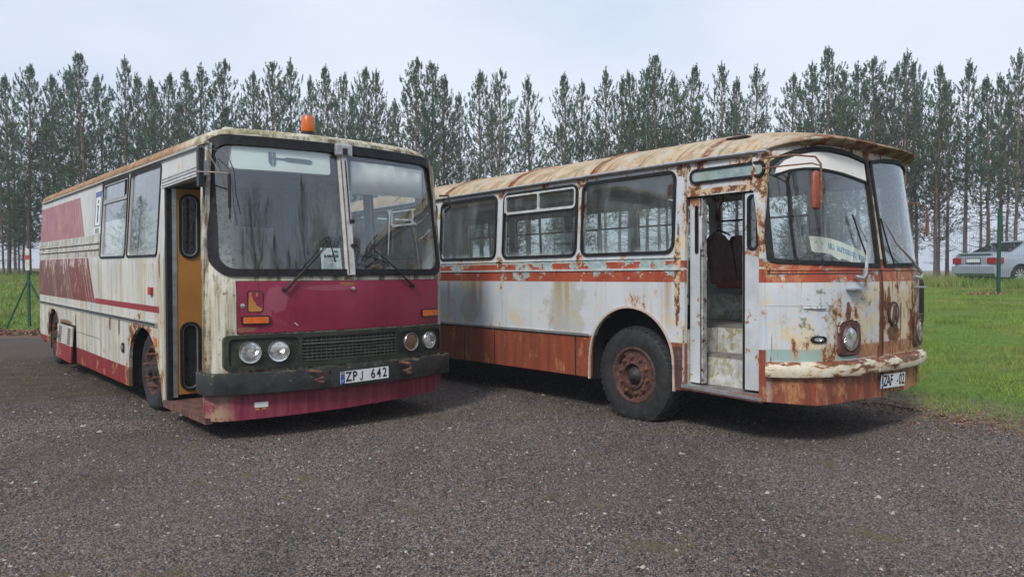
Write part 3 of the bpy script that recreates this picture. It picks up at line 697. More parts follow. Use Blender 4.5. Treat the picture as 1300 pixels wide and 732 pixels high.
    gb.go('grille', 'grille_bar', T)
    for l, rad, ln in ((.324,.098,'lamp'),(.563,.096,'lamp'),(1.956,.094,'olive'),(2.215,.092,'lamp')):
        z = .782; dS = (S(l+.01,z)-S(l-.01,z))/.02
        h = headlamp(T, tuple(fr(l,z,.022)), (dS,-1,0), rad, 'chrome', 'headlight', ln if ln == 'lamp' else 'lamp_brown', .05)
        if ln != 'lamp': h['label'] = 'headlight with a rusted brown reflector'
    # --- bumper and skirt
    def bfn(u, v, d):      # wraps round both corners; u runs from -0.45 to 2.95
        z = v
        if u < .06: return (-.012-d, .06+(.06-u), z) if u < -.02 else (-.012-d+ (u+.02)*.3, S(.06,z)+(.06-u)*.5-.04, z)
        if u > 2.44: return (2.512+d, .06+(u-2.44), z)
        return (u, S(u, z)-.045-d, z)
    bo = MB(); n = 60; prof = [(-.03,.422),(.048,.420),(.058,.428),(.060,.600),(.050,.612),(-.03,.613)]
    path = [(-.012,.20,(-1,0)),(-.012,.04,(-1,0)),(-.004,-.01,(-.8,-.6)),(.03,-.05,(-.4,-.92))]+[(l, S(l,.5)-.04-.02, (0,-1)) for l in [.08+2.34*i/24 for i in range(25)]]+[(2.47,-.05,(.4,-.92)),(2.504,-.01,(.8,-.6)),(2.512,.04,(1,0)),(2.512,.20,(1,0))]
    vv = []; ff = []; np_ = len(prof)
    for (l, s, nn) in path:
        for d, z in prof: vv.append((l+nn[0]*(d*.5), s+nn[1]*(d*.5), z))
    for i in range(len(path)-1):
        for j in range(np_-1): ff.append((i*np_+j, (i+1)*np_+j, (i+1)*np_+j+1, i*np_+j+1))
    ff += [tuple(range(np_)), tuple(range((len(path)-1)*np_, len(path)*np_))]
    bp = link('front_bumper', vv, ff, 'ik_bump', T, 30)
    for l in (.87, 1.82):
        s = S(l,.55)-.11
        h = MB(); h.tube([(l-.06,s+.03,.595),(l-.05,s-.03,.60),(l+.01,s-.06,.585),(l+.035,s-.05,.56),(l+.02,s-.05,.53),(l-.04,s-.03,.52),(l+.03,s-.045,.495),(l+.04,s+.02,.47)], .014, 6)
        h.go('tow_hook', 'rust', bp, True)
    MB().lathe((1.0,S(1.0,.56)-.088,.57), [(0,.014),(-.004,.013),(-.0045,.001)], 'y', 12).go('bumper_hole','black',bp)
    plate(bp, tuple(fr(1.356,.512,.09)), (1,(S(1.6,.5)-S(1.1,.5))/.5,.02), (-.02,0,1), .52, .112, 'ZPJ 642', 'white number plate reading ZPJ 642')
    sk = sheet('front_skirt', [(0.0,.185),(1.2,.205),(2.32,.235),(2.43,.34),(2.46,.43),(0,.43)], [], front, .006, -.02, 'ik_skirt', T, .09, smooth=50)
    sheet('reflector', rr(.36,.473,.292,.338,.006), [], front, .014, .006, 'white', sk)
    for l in (.385,.44): sheet('paint_chip', rr(l-.018,l+.018,.268,.286,.008), [], front, .008, .006, 'orange_panel', sk)
    # --- wipers
    def wiper(p, e, e2, lab=None):
        a = fr(*p,.02); b2 = fr(*e,.045); k = tubes('wiper','black',T,[([tuple(a),tuple(a+Vector((0,-.035,0)))],.018),([tuple(a+Vector((0,-.03,0))),tuple((a+b2)/2+Vector((0,-.045,0))),tuple(b2)],[.011,.008,.006])])
        tubes('wiper_link','black',k,[([tuple(a+Vector((.03,-.02,.0))),tuple(b2+Vector((.02,.005,-.01)))],.0035)])
        tubes('wiper_blade','black',k,[([tuple(fr(*q,.03)) for q in e2],.007)])
    wiper((.609,1.329),(1.067,1.787),[(1.055,1.82),(1.08,1.70),(1.105,1.58)])
    wiper((1.972,1.342),(1.491,1.729),[(1.43,1.60),(1.50,1.73),(1.56,1.80)])
    # --- mirror brackets
    tubes('mirror_arm','bracket_grey',T,[([(-.01,.08,2.36),(-.09,.02,2.34),(.02,-.12,2.33),(.12,-.18,2.32)],.007),([(.0,.10,2.58),(.02,-.02,2.48),(.07,-.12,2.33)],.004)])
    tubes('loose_cable','black',T,[([(.02,.05,2.56),(.13,-.12,2.50),(.17,-.18,2.35),(.18,-.19,2.15),(.22,-.19,1.98)],.004)])
    MB().bbox(.115,.14,-.195,-.17,2.03,2.32,.006).go('mirror_stub','black',T)
    MB().bbox(-.045,.0,.06,.13,2.22,2.56,.008).go('hinge_box','black',T)
    tubes('mirror_arm','black',T,[([(2.46,.06,2.30),(2.52,-.02,2.30),(2.53,-.04,2.18),(2.50,.02,2.12)],.012)])
    # --- beacon
    bs = S(1.0,2.7)+.16
    be = MB(); be.lathe((1.0,bs,2.755), [(0,.085),(.03,.085),(.045,.07),(.06,.062)], 'z', 24, True); be = be.go('beacon','rubber',T,True); be['label']='amber warning beacon'
    MB().lathe((1.0,bs,2.82), [(0,.062),(.01,.066),(.13,.060),(.15,.05),(.155,.001)], 'z', 24).go('amber_dome','orange_lens',be,True)
    # --- door hood, sill, pillar parts
    hd = sheet('rain_hood', [(.12,2.33),(1.30,2.30),(1.28,2.38),(1.22,2.405),(.12,2.455)], [], near, .055, .002, 'white_trim', T, .4)
    for k in range(3): sheet('hood_rib', [(.12,2.35+k*.03),(1.26,2.322+k*.03),(1.26,2.330+k*.03),(.12,2.360+k*.03)], [], near, .062, .055, 'alu' if k % 2 else 'white_trim', hd)
    sheet('door_sill', [(.05,.165),(1.30,.145),(1.30,.215),(.05,.215)], [], near, .012, -.05, 'step_rust', T)
    st = MB(); st.box(.03,.75,.12,1.27,.165,.21); st.go('door_step','step_rust',T)
    st = MB(); st.box(.75,.79,.12,1.27,.21,.55); st.box(.75,1.05,.12,1.27,.55,.58); st.box(1.05,1.09,.12,1.27,.58,.95); st.go('inner_step','floor_int',T)
    # --- folded orange door leaf standing across the rear of the doorway
    def leaf(u, v, d): return (u, 1.215-d, v)
    lo = rr(.105,.395,.265,2.30,.01)
    o1 = rr(.125,.325,1.615,2.255,.095,8); o2 = rr(.125,.325,.295,.985,.095,8)
    lf = sheet('door_leaf', lo, [shrink(o1,.02), shrink(o2,.02)], leaf, .02, -.02, 'orange_panel', T); lf['label']='orange folded door leaf with two oval windows'
    for o_ in (o1, o2):
        w_ = sheet('leaf_window', o_, [shrink(o_,.028)], leaf, .034, -.02, 'rubber', lf, None, 50)
        sheet('bright_rim', shrink(o_,.026), [shrink(o_,.034)], leaf, .030, .0, 'alu', w_)
        sheet('glass', shrink(o_,.02), [], leaf, .004, -.002, 'glass_dark', w_)
    MB().box(.062,.102,1.19,1.235,.24,2.30).go('leaf_edge','alu',lf)
    MB().box(.012,.060,1.20,1.262,.22,2.31).go('door_rubber','rubber',lf)
    MB().box(.405,.66,1.16,1.20,.27,2.30).go('door_leaf','door_worn',T)
    # --- small things on the side
    sheet('side_lamp', rr(1.63,1.73,1.245,1.325,.01), [], near, .03, 0, 'red_lens', T)
    sheet('side_reflector', rr(1.53,1.62,.725,.81,.004), [], near, .008, 0, 'orange_paint', T)
    q = sheet('latch', rr(2.81,2.91,.55,.66,.012), [], near, .012, 0, 'black', T); sheet('latch_tongue', rr(2.83,2.88,.585,.625,.01), [], near, .03, .012, 'alu', q)
    # sticker with the letter i
    sg = sheet('info_sticker', [(4.03,1.955),(4.40,1.955),(4.40,2.515),(4.03,2.515)], [], near, .004, .001, 'white', T); sg['label']='white sticker with a blue border and the letter i'
    sheet('blue_border', [(4.05,2.05),(4.38,2.05),(4.38,2.50),(4.05,2.50)], [[(4.08,2.065),(4.35,2.065),(4.35,2.43),(4.08,2.43)]], near, .006, .004, 'sign_blue', sg)
    sheet('letter', [(4.19,2.10),(4.24,2.10),(4.24,2.30),(4.26,2.30),(4.26,2.32),(4.19,2.32)], [], near, .006, .004, 'txt_black', sg)
    sheet('letter_dot', rr(4.19,4.24,2.345,2.395,.02), [], near, .006, .004, 'txt_black', sg)
    sheet('hand_mark', rr(4.10,4.33,1.965,2.03,.03), [], near, .006, .004, 'txt_grey', sg)
    # hanging louvred hatch
    def hfn(u, v, d): return (-.02-(.67-v)*.06-d, u, v)
    ht = sheet('louvred_hatch', [(5.56,.165),(6.66,.175),(6.66,.675),(5.56,.675)], [], hfn, .012, -.006, 'ik_side', T); ht['label']='vented engine hatch hanging open at the bottom'
    b = MB()
    for k in range(10):
        z = .42+k*.024
        for a in (5.66, 6.32):
            b.add([hfn(a,z,.012),hfn(a+.2,z,.012),hfn(a+.2,z+.010,.012),hfn(a,z+.010,.012),hfn(a,z,.020),hfn(a+.2,z,.020),hfn(a+.2,z+.008,.013),hfn(a,z+.008,.013)],[(0,1,2,3),(4,5,6,7),(0,1,5,4),(1,2,6,5),(2,3,7,6),(3,0,4,7)])
    b.go('louvres','dark',ht)
    MB().box(.02,.6,5.4,6.72,.18,.7).go('engine_bay','dark',T)
    # --- chassis, wells, floor
    u = MB(); u.box(.30,2.2,.15,8.3,.32,.50); u.go('chassis','under',T)
    u = MB(); u.box(.05,2.45,1.32,8.35,.90,.95); u.box(.8,2.45,.1,1.32,.90,.95); u.go('floor','floor_int',T)
    for a_, b_ in ((1.315,2.68),(6.71,7.73)):
        u = MB(); u.box(.35,.38,a_,b_,.2,.92); u.box(.04,.36,a_,a_+.02,.2,.92); u.box(.04,.36,b_-.02,b_,.2,.92); u.box(.03,.4,a_,b_,.895,.915); u.go('wheel_arch_liner','under',T)
    wheel(T, .10, 2.075, .415, .435, .24, .26, -1, False, 8, 'ik', 'front wheel with an exposed dark hub')
    wheel(T, .06, 7.33, .41, .435, .24, .26, -1, False, 8, 'ik')
    wheel(T, 2.42, 2.07, .415, .435, .24, .26, 1, False, 8, 'ik'); wheel(T, 2.42, 7.3, .415, .435, .24, .26, 1, False, 8, 'ik')
    # --- interior
    p = MB(); p.box(.05,1.45,2.05,2.09,.95,2.0); p.box(1.9,2.45,2.05,2.09,.95,2.6); p.box(.04,.10,1.29,2.05,.95,1.6); p.go('partition','board_green',T)
    p = MB(); p.box(.05,2.45,4.0,4.04,.95,2.65); p.go('rear_partition','olive',T)
    p = MB(); p.bbox(.85,2.42,.12,.48,.95,1.42,.04); p.bbox(1.5,2.25,.30,.62,1.38,1.50,.04); p.go('dashboard','dark',T)
    p = MB(); p.bbox(1.88,2.36,1.15,1.62,1.25,1.38,.05); p.bbox(1.88,2.36,1.55,1.68,1.36,1.90,.05); p.box(1.98,2.25,1.25,1.5,.95,1.26); p.go('driver_seat','check',T)
    w = MB(); c0 = Vector((1.90,.60,1.58)); ax = Vector((0,-.35,.94)); 
    a_ = Vector((1,0,0)); b_ = ax.cross(a_)
    w.tube([tuple(c0+(a_*math.cos(t)+b_*math.sin(t))*.24) for t in [2*math.pi*k/32 for k in range(33)]], .014, 6)
    for t in (0.3, 2.8, 4.7): w.tube([tuple(c0-ax*.03), tuple(c0+(a_*math.cos(t)+b_*math.sin(t))*.23)], .010, 5)
    w.tube([tuple(c0-ax*.03), tuple(c0-ax*.5)], .03, 8); w.go('steering_wheel','black',T,True)
    p = MB(); nn = 26; vv=[]; ff=[]
    for i in range(nn+1):
        l = 1.36+.92*i/nn; wv = .004*math.sin(i*1.3)+.003*math.sin(i*.37)
        for z in (2.245+.02*i/nn, 2.56): vv.append((l, S(l,2.4)+.035+wv, z))
    for i in range(nn): ff.append((2*i,2*i+2,2*i+3,2*i+1))
    cu = link('sun_curtain', vv, ff, 'curtain', T, True); mm = cu.modifiers.new('s','SOLIDIFY'); mm.thickness=.004
    sg = sheet('destination_box', rr(.26,1.14,2.405,2.615,.03), [], front, -.022, -.12, 'sign_cloth', T, .12); sg['label'] = 'pale destination board with a caliper pictogram'
    pf = lambda u, v, d: front(u, v-(u-.5)*0, d)
    pic = [(.565,2.575),(.595,2.575),(.595,2.535),(.605,2.535),(.605,2.575),(.628,2.575),(.628,2.528),(.70,2.526),(.725,2.536),(.85,2.534),(.945,2.530),(.962,2.515),(.962,2.500),(.945,2.488),(.85,2.492),(.735,2.496),(.70,2.508),(.628,2.512),(.628,2.470),(.612,2.448),(.605,2.448),(.605,2.512),(.595,2.512),(.595,2.448),(.588,2.448),(.565,2.480)]
    sheet('caliper_pictogram', pic, [], pf, -.017, -.024, 'picto', sg)
    MB().box(.03,2.45,.35,8.3,2.60,2.615).go('ceiling','grey_int',T)
    sd2 = MB(); sd2.box(.07,.10,2.72,4.0,1.66,2.1); sd2.go('window_blind','curtain',T)
    MB().box(.16,.20,1.55,2.66,1.66,2.15).go('window_blind','olive',T)
    return T, front, S
# ================================================================== right bus: rounded front, rusty
def bus_right():
    T = empty('bus', (2.1178, 6.3231, 0), (-.008, 0, .6765))
    tag(T, 'rusty white and red bus with rounded front and open folding door, on the right', 'bus')
    W, Lg = 2.5, 8.7
    def tum(z): return .045*min(1.02, max(0, (z-1.6)/.9))
    def near(u, v, d): return (tum(v)-d, u, v)
    def far(u, v, d): return (W-tum(v)+d, u, v)
    def S(l, z):
        t = min(1, abs((l-1.25)/1.25)); return -.44*(1-t**5)+max(0, z-1.4)*.14
    def front(u, v, d):
        e = .004; dS = (S(min(2.5,u+e), v)-S(max(0,u-e), v))/(2*e); q = math.hypot(1, dS)
        return (u+dS/q*d, S(u, v)-d/q, v)
    def nrm(l, z):
        e = .004; dS = (S(l+e, z)-S(l-e, z))/(2*e); return Vector((dS,-1,0)).normalized()
    fr = lambda l, z, d=0: Vector(front(l, z, d))
    # --- near side wall
    ar = [(.935,.39),(.945,.62)]+arc(1.497,.62,.552,.525,180,0,22)+[(2.055,.39)]
    out = [(.0,.40),(.05,.405)]+ar+[(8.6,.36),(8.7,.7),(8.7,2.3),(8.6,2.51),(-.02,2.51),(0,1.6)]
    door = [(.035,.435),(.815,.44),(.815,2.185),(.035,2.185)]
    wins = [rr(.935,2.20,1.665,2.455,.10), rr(2.26,3.565,1.665,2.455,.10), rr(3.685,4.94,1.665,2.455,.10), rr(5.03,6.30,1.665,2.455,.10), rr(6.37,7.64,1.665,2.455,.10)]
    sgn = rr(-.005,.775,2.295,2.43,.06,6)
    sd = sheet('door_side_wall', out, [door]+[shrink(w,.03) for w in wins], near, 0, -.035, 'laz', T, .25)
    sd['label'] = 'peeling white side wall with a red stripe and a rust red skirt'
    outf = [(0,.40),(8.7,.40),(8.7,2.51),(-.02,2.51),(0,1.6)]
    fwin = [rr(.12,.85,1.60,2.42,.08)]+[rr(.95+i*1.37,.95+i*1.37+1.28,1.62,2.42,.10) for i in range(5)]
    sheet('far_side_wall', outf, [shrink(q,.03) for q in fwin], far, 0, -.035, 'laz', T, .3)
    for i, q in enumerate(fwin):
        w = window(T, q, far, .035, .012, 'glass_side')
        u0, u1 = min(p[0] for p in q), max(p[0] for p in q)
        if i: 
            sheet('slider_bar', [(u0+.04,2.13),(u1-.04,2.13),(u1-.04,2.155),(u0+.04,2.155)], [], far, .006, -.015, 'dark', w)
            sheet('slider_post', [((u0+u1)/2-.02,1.66),((u0+u1)/2+.02,1.66),((u0+u1)/2+.02,2.40),((u0+u1)/2-.02,2.40)], [], far, .006, -.015, 'dark', w)
    for i, q in enumerate(wins):
        w = window(T, q, near, .030, .016, 'glass_side')
        if i in (1, 3):
            u0, u1 = min(p[0] for p in q)+.035, max(p[0] for p in q)-.035
            sheet('vent_frame', rr(u0,u1,2.195,2.425,.05), [rr(u0+.02,(u0+u1)/2-.006,2.222,2.405,.03), rr((u0+u1)/2+.012,u1-.02,2.222,2.405,.03)], near, .020, -.006, 'white_trim', w)
            MB().bbox(-.03,-.008,u1-.07,u1-.03,2.18,2.215,.004).go('catch','black',w)
            w['label'] = 'window with two small sliding vents along the top'
    # --- rails
    rl = sheet('white_moulding', [(.86,1.512),(8.6,1.512),(8.6,1.532),(.86,1.532)], [], near, .014, -.002, 'white_trim', T, .6)
    sheet('lower_trim', [(2.075,.825),(8.6,.825),(8.6,.850),(2.075,.850)], [], near, .016, -.002, 'alu', T, .6)
    sheet('lower_trim_lip', [(2.075,.812),(8.6,.812),(8.6,.822),(2.075,.822)], [], near, .010, -.002, 'dark', T, .6)
    sheet('belt_lip', [(.86,1.625),(8.6,1.625),(8.6,1.640),(.86,1.640)], [], near, .010, -.002, 'laz', T, .6)
    lip = [(.925,.375),(.932,.62)]+arc(1.497,.62,.565,.538,180,0,22)+[(2.068,.62),(2.075,.375)]
    lip2 = [(2.052,.375),(2.048,.62)]+arc(1.497,.62,.545,.518,0,180,22)+[(.948,.62),(.948,.375)]
    sheet('wheel_arch_lip', lip+lip2, [], near, .016, -.006, 'lip_paint', T)
    sheet('red_panel', [(.835,.405),(.925,.405),(.932,.62),(.95,.72),(.96,.79),(.835,.79)], [], near, .004, -.004, 'rust_red', T)
    sheet('door_frame', [(.817,.42),(.838,.42),(.838,2.45),(.817,2.45)], [], near, .012, -.03, 'door_worn', T)
    # --- roof
    def zr(l):
        t = min(1, abs((l-1.25)/1.22)); return 2.51+.34*max(0, 1-t**2.6)**.75
    nl = 44; ls = [1.25-1.235*math.cos(math.pi*i/nl) for i in range(nl+1)]
    def zlip(l):
        t = min(1, abs((l-1.25)/1.235)); return 2.475+.150*max(0, 1-t**6)**.6
    def slip(l): return S(l, 2.5)-.115*(1-abs((l-1.25)/1.25)**8)
    v = []; f = []; Q = [0,.02,.06,.14,.26,.4,.55,.72,.88,1]
    for q in Q:
        for l in ls:
            s = slip(l)*(1-q)+.85*q; z = zlip(l)+(zr(l)-zlip(l))*math.sin(q*math.pi/2)**.75; v.append((l, s, z))
    for s in (1.5,2.05,2.8,3.45,4.2,4.85,6,7.2,8.2):
        for l in ls: v.append((l, s, zr(l)))
    for s, k in ((8.5,.85),(8.65,.55),(8.72,.1)):
        for l in ls: v.append((l, s, 2.51+(zr(l)-2.51)*k))
    nr = len(Q)+12
    for i in range(nr-1):
        for j in range(nl): f.append((i*(nl+1)+j, i*(nl+1)+j+1, (i+1)*(nl+1)+j+1, (i+1)*(nl+1)+j))
    roof = link('roof', v, f, 'laz_roof', T, 50); roof['label'] = 'rusty cream roof curving down to a front visor'
    mo = roof.modifiers.new('s','SOLIDIFY'); mo.thickness = .018; mo.offset = -1
    # visor underside between lip and windscreen
    v = []; f = []
    lz = [.02+2.46*i/40 for i in range(41)]
    for l in lz: v.append((l, slip(l)+.012, zlip(l)-.012)); v.append((l, S(l,2.5)+.03, zlip(l)-.055))
    for i in range(40): f.append((2*i,2*i+2,2*i+3,2*i+1))
    vs = link('visor_underside', v, f, 'laz_roof', roof); mo = vs.modifiers.new('s','SOLIDIFY'); mo.thickness = .01
    for s0 in (2.05,3.45,4.85,6.3):
        b = MB(); 
        def zrf(l, s):
            q = max(0, min(1, (s-slip(l))/(.85-slip(l)))); return zlip(l)+(zr(l)-zlip(l))*math.sin(q*math.pi/2)**.75
        for o in (-.03, .03): b.tube([(l, s0+o, zrf(l, s0+o)+.004) for l in ls], .010, 5)
        b.go('roof_seam', 'laz_roof', roof, True)
    tubes('gutter', 'alu', T, [([(.012,-.03,2.505),(.006,.5,2.512),(.006,2,2.512),(.006,8.5,2.50)],.014)])
    b = MB(); b.bbox(.30,.40,.36,.58,2.70,2.728,.012); b.go('roof_vent','dark',roof)
    MB().box(.04,2.46,8.62,8.66,.4,2.5).go('rear_wall','laz',T)
    # --- front wall
    lw = [(.028,1.60),(.045,1.575),(.09,1.560),(.3,1.548),(.7,1.535),(1.165,1.522),(1.180,1.535),(1.186,1.60),(1.194,2.0),(1.202,2.40),(1.198,2.475),(1.17,2.505),(.9,2.545),(.6,2.560),(.42,2.553),(.25,2.522),(.15,2.475),(.085,2.405),(.05,2.31),(.034,2.0)]
    rw = [(2.448-p[0], p[1]) for p in reversed(lw)]
    rw = [(p[0]+.0, p[1]) for p in rw]
    def ztop(l): return zlip(l)-.03
    fo = [(0,.395),(.3,.37),(.7,.385),(1.2,.365),(1.5,.40),(1.6,.375),(2.2,.42),(2.5,.45),(2.5,1.6)]+[(l, ztop(l)) for l in [2.48-2.46*i/16 for i in range(17)]]+[(0,1.6)]
    sheet('front_wall', fo, [shrink(lw,.028), shrink(rw,.028)], front, 0, -.03, 'laz', T, .075, smooth=50)
    sc = []
    for nm, q in (('windscreen', lw), ('windscreen', rw)):
        w = sheet(nm, q, [shrink(q,.034)], front, .016, -.02, 'rubber', T, .08, smooth=50)
        sheet('glass', shrink(q,.028), [], front, -.004, -.009, 'glass_laz_front', w, .08, smooth=True); sc.append(w)
    sc[0]['label'] = 'door side windscreen with a white top band'; sc[1]['label'] = 'far windscreen half'
    sheet('sun_band', [(.115,2.315),(.2,2.352),(.3,2.368),(.42,2.372),(.75,2.348),(1.150,2.302),(1.152,2.46),(.9,2.495),(.6,2.510),(.42,2.505),(.27,2.475),(.18,2.43),(.13,2.37)], [], front, .003, -.002, 'curtain', sc[0], .06, True)
    sheet('band_seal', [(.115,2.295),(.2,2.332),(.3,2.350),(.42,2.354),(.75,2.330),(1.150,2.284),(1.150,2.302),(.75,2.348),(.42,2.372),(.3,2.368),(.2,2.352),(.115,2.315)], [], front, .010, -.004, 'rubber', sc[0], .06)
    def strip2(nm, pts, w, d0, d1, mt, par):
        poly = [(l-w/2, z) for l, z in pts]+[(l+w/2, z) for l, z in reversed(pts)]
        return sheet(nm, poly, [], front, d0, d1, mt, par, .1)
    strip2('upright_seal', [(.185,1.585),(.170,1.62),(.170,2.0),(.185,2.27),(.205,2.325),(.24,2.345)], .014, .010, -.006, 'rubber', sc[0])
    # crease beside the emblem and other pressings
    tubes('centre_crease','laz',T,[([tuple(fr(1.205,z,.002)) for z in (.76,.9,1.1,1.3,1.50)],.010)])
    tubes('side_crease','laz',T,[([tuple(fr(.014,z,.0)) for z in (.45,.9,1.5,2.0,2.35)],.012)])
    tubes('belt_crease','laz',T,[([tuple(fr(l,1.503,.002)) for l in [.03+2.44*i/30 for i in range(31)]],.009)])
    # --- bumper of three bent pieces
    def bump(l0, l1, z0, z1, dd, mt, n=20):
        v = []; f = []; pr = [(-.02,z0+.012),(.03,z0),(dd*.86,z0-.002),(dd*.98,z0+.012),(dd,z0+.05),(dd*.96,z1-.025),(dd*.80,z1-.006),(.03,z1+.010),(-.02,z1+.012)]
        for i in range(n+1):
            l = l0+(l1-l0)*i/n; lc = min(max(l,.004),2.496)
            dz = .004*math.sin(l*3.1)-.012*math.exp(-((l-.72)/.10)**2)
            for d, z in pr:
                p = list(front(lc, 1.0, d)); p[0] += (l-lc); v.append((p[0], p[1]+.13*0, z+dz))
        k = len(pr)
        for i in range(n):
            for j in range(k-1): f.append((i*k+j,(i+1)*k+j,(i+1)*k+j+1,i*k+j+1))
        f += [tuple(range(k)), tuple(range(n*k,(n+1)*k))]
        return link('front_bumper', v, f, mt, T, 35)
    b1 = bump(.012,1.02,.610,.722,.060,'laz_bumper'); b1['label'] = 'cream and rust bumper section below the door side windscreen'
    b2 = bump(1.03,2.20,.607,.718,.068,'laz_bumper'); b2['label'] = 'rusty middle bumper section above the number plate'
    b3 = bump(2.215,2.50,.607,.718,.068,'laz_bumper')
    # --- lamps
    for l in (.617, 1.97):
        n = nrm(l, .92); c = fr(l, .922, .0)
        a = Vector((0,0,1)).cross(n).normalized()
        # rusty socket plate and eyebrow
        v = []; f = []; K = 28
        for r1, r2, d in ((.165,.165,.004),(.150,.150,.022),(.118,.118,.020),(.112,.112,-.03)):
            for i in range(K):
                t = 2*math.pi*i/K; q = 5.0; ex = abs(math.cos(t))**(2/q)*(1 if math.cos(t)>0 else -1); ez = abs(math.sin(t))**(2/q)*(1 if math.sin(t)>0 else -1)
                if r1 < .13: ex, ez = math.cos(t), math.sin(t)
                v.append(tuple(c+n*d+a*ex*r1*.93+Vector((0,0,1))*ez*r2*.93))
        for j in range(3):
            for i in range(K): f.append((j*K+i, j*K+(i+1)%K, (j+1)*K+(i+1)%K, (j+1)*K+i))
        sk = link('lamp_socket', v, f, 'rust_red', T, 40)
        headlamp(sk, tuple(c+n*.02), tuple(n), .108, 'lamp_rim', 'headlight', 'lamp', .05)
        tubes('lamp_eyebrow','laz_bumper',sk,[([tuple(c+n*.02+a*x_+Vector((0,0,z_))) for x_, z_ in ((-.16,.05),(-.155,.11),(-.12,.145),(0,.155),(.12,.15),(.14,.15))],.006)])
    for l in (.305, 2.2):
        n = nrm(l,.92); c = fr(l,.922,.0); a = Vector((0,0,1)).cross(n).normalized()
        v = []; K = 20
        for r, d in ((1,.0),(1,.012),(.72,.016),(.6,.006)):
            for i in range(K):
                t = 2*math.pi*i/K; ex = abs(math.cos(t))**.6*(1 if math.cos(t)>0 else -1); v.append(tuple(c+n*d+a*ex*.072*r+Vector((0,0,1))*math.sin(t)*.030*r))
        f = [(j*K+i, j*K+(i+1)%K, (j+1)*K+(i+1)%K, (j+1)*K+i) for j in range(3) for i in range(K)]
        q = link('position_lamp', v, f, 'rubber', T, True); link('lens', [tuple(c+n*.009+a*math.cos(t)*.042+Vector((0,0,1))*math.sin(t)*.017) for t in [2*math.pi*i/14 for i in range(14)]]+[tuple(c+n*.012)], [(i,(i+1)%14,14) for i in range(14)], 'lamp', q)
    # badge: ring with a lambda
    n = nrm(1.4,1.1); c = fr(1.398,1.102,.006); a = Vector((0,0,1)).cross(n).normalized(); up = Vector((0,0,1)); K = 32
    v = []; f = []
    for r, d in ((.112,.0),(.112,.014),(.098,.016),(.092,.004)):
        for i in range(K): t = 2*math.pi*i/K; v.append(tuple(c+n*d+a*math.cos(t)*r*.85+up*math.sin(t)*r))
    for j in range(3):
        for i in range(K): f.append((j*K+i, j*K+(i+1)%K, (j+1)*K+(i+1)%K, (j+1)*K+i))
    eb = link('badge_ring', v, f, 'hub_dark', T, True)
    link('badge_plate', [tuple(c+n*.010+a*math.cos(2*math.pi*i/K)*.08+up*math.sin(2*math.pi*i/K)*.094) for i in range(K)]+[tuple(c+n*.012)], [(i,(i+1)%K,K) for i in range(K)], 'lip_paint', eb)
    pts = [(-.055,-.075),(-.015,.085),(.02,.085),(.058,-.07),(.03,-.085),(.003,.0),(-.022,-.09)]
    vv = [tuple(c+n*d+a*x_+up*z_) for d in (.010,.024) for x_, z_ in pts]; k = len(pts)
    link('badge_mark', vv, [tuple(range(k)), tuple(range(2*k-1,k-1,-1))]+[(i,(i+1)%k,k+(i+1)%k,k+i) for i in range(k)], 'rust_red', eb)
    # number plate
    n = nrm(1.40,.5); c = fr(1.345,.503,.03); a = Vector((0,0,1)).cross(n).normalized()
    plate(T, tuple(c), tuple(a+Vector((0,0,-.03))), (.0,-.05,1), .46, .125, 'ZAF -02', 'white number plate below the bumper')
    # door handle pressing, fuel cap mark, footrests
    tubes('pressed_handle','laz',T,[([tuple(fr(l,1.185,.004)) for l in (.20,.26,.32,.36)],[.008,.014,.018,.016])])
    for l in (.70, 1.98):
        q = MB(); n = nrm(l,1.33); c = fr(l,1.333,.0); a = Vector((0,0,1)).cross(n).normalized()
        v = [tuple(c+n*d+a*x_+Vector((0,0,z_))) for x_ in (-.12,.12) for d in (0,.07) for z_ in (0,.012)]
        q.add(v, [(0,1,3,2),(4,6,7,5),(0,4,5,1),(2,3,7,6),(0,2,6,4),(1,5,7,3)]); q.go('foot_peg','alu',T)
    # --- wipers
    def wiper(p, kn, tip, bl):
        P_ = lambda q, d: tuple(fr(q[0], q[1], d))
        k = tubes('wiper','alu',T,[([P_((p[0]-.10,p[1]-.03),.02),P_((p[0]-.04,p[1]-.045),.05),P_(p,.06)],.018),([P_(p,.06),P_(((p[0]+kn[0])/2,(p[1]+kn[1])/2),.065),P_(kn,.06),P_(tip,.04)],[.016,.013,.009,.005])])
        tubes('wiper_link','alu',k,[([P_((p[0]+.03,p[1]+.02),.06),P_((kn[0]+.02,kn[1]),.05)],.004)])
        tubes('wiper_blade','black',k,[([P_(b,.026) for b in bl],.008)])
    wiper((.80,1.475),(.905,1.745),(.775,1.96),[(.775,1.98),(.84,1.80),(.93,1.60)])
    wiper((1.93,1.47),(1.45,1.745),(1.30,1.95),[(1.28,1.97),(1.34,1.75),(1.42,1.56)])
    # --- mirrors
    am = tubes('mirror_arm','bracket',T,[([(-.01,-.02,2.44),(.0,-.28,2.435),(.02,-.46,2.40),(.03,-.50,2.34),(.035,-.505,2.05)],.009),([(-.01,.0,2.355),(.0,-.24,2.355),(.02,-.43,2.352),(.03,-.49,2.33)],.007)])
    b = MB(); b.lathe((.012,-.470,2.125),[(-.150,.002),(-.140,.036),(-.13,.050),(.0,.056),(.12,.052),(.150,.038),(.165,.002)],'z',20,sq=(1.0,.55)); mr = b.go('mirror','mirror_red',am,True); mr['label'] = 'red oval wing mirror on a bent rusty arm'
    tubes('mirror_back','bracket',mr,[([(.035,-.505,2.20),(.03,-.49,2.10),(.035,-.50,2.03)],.018)])
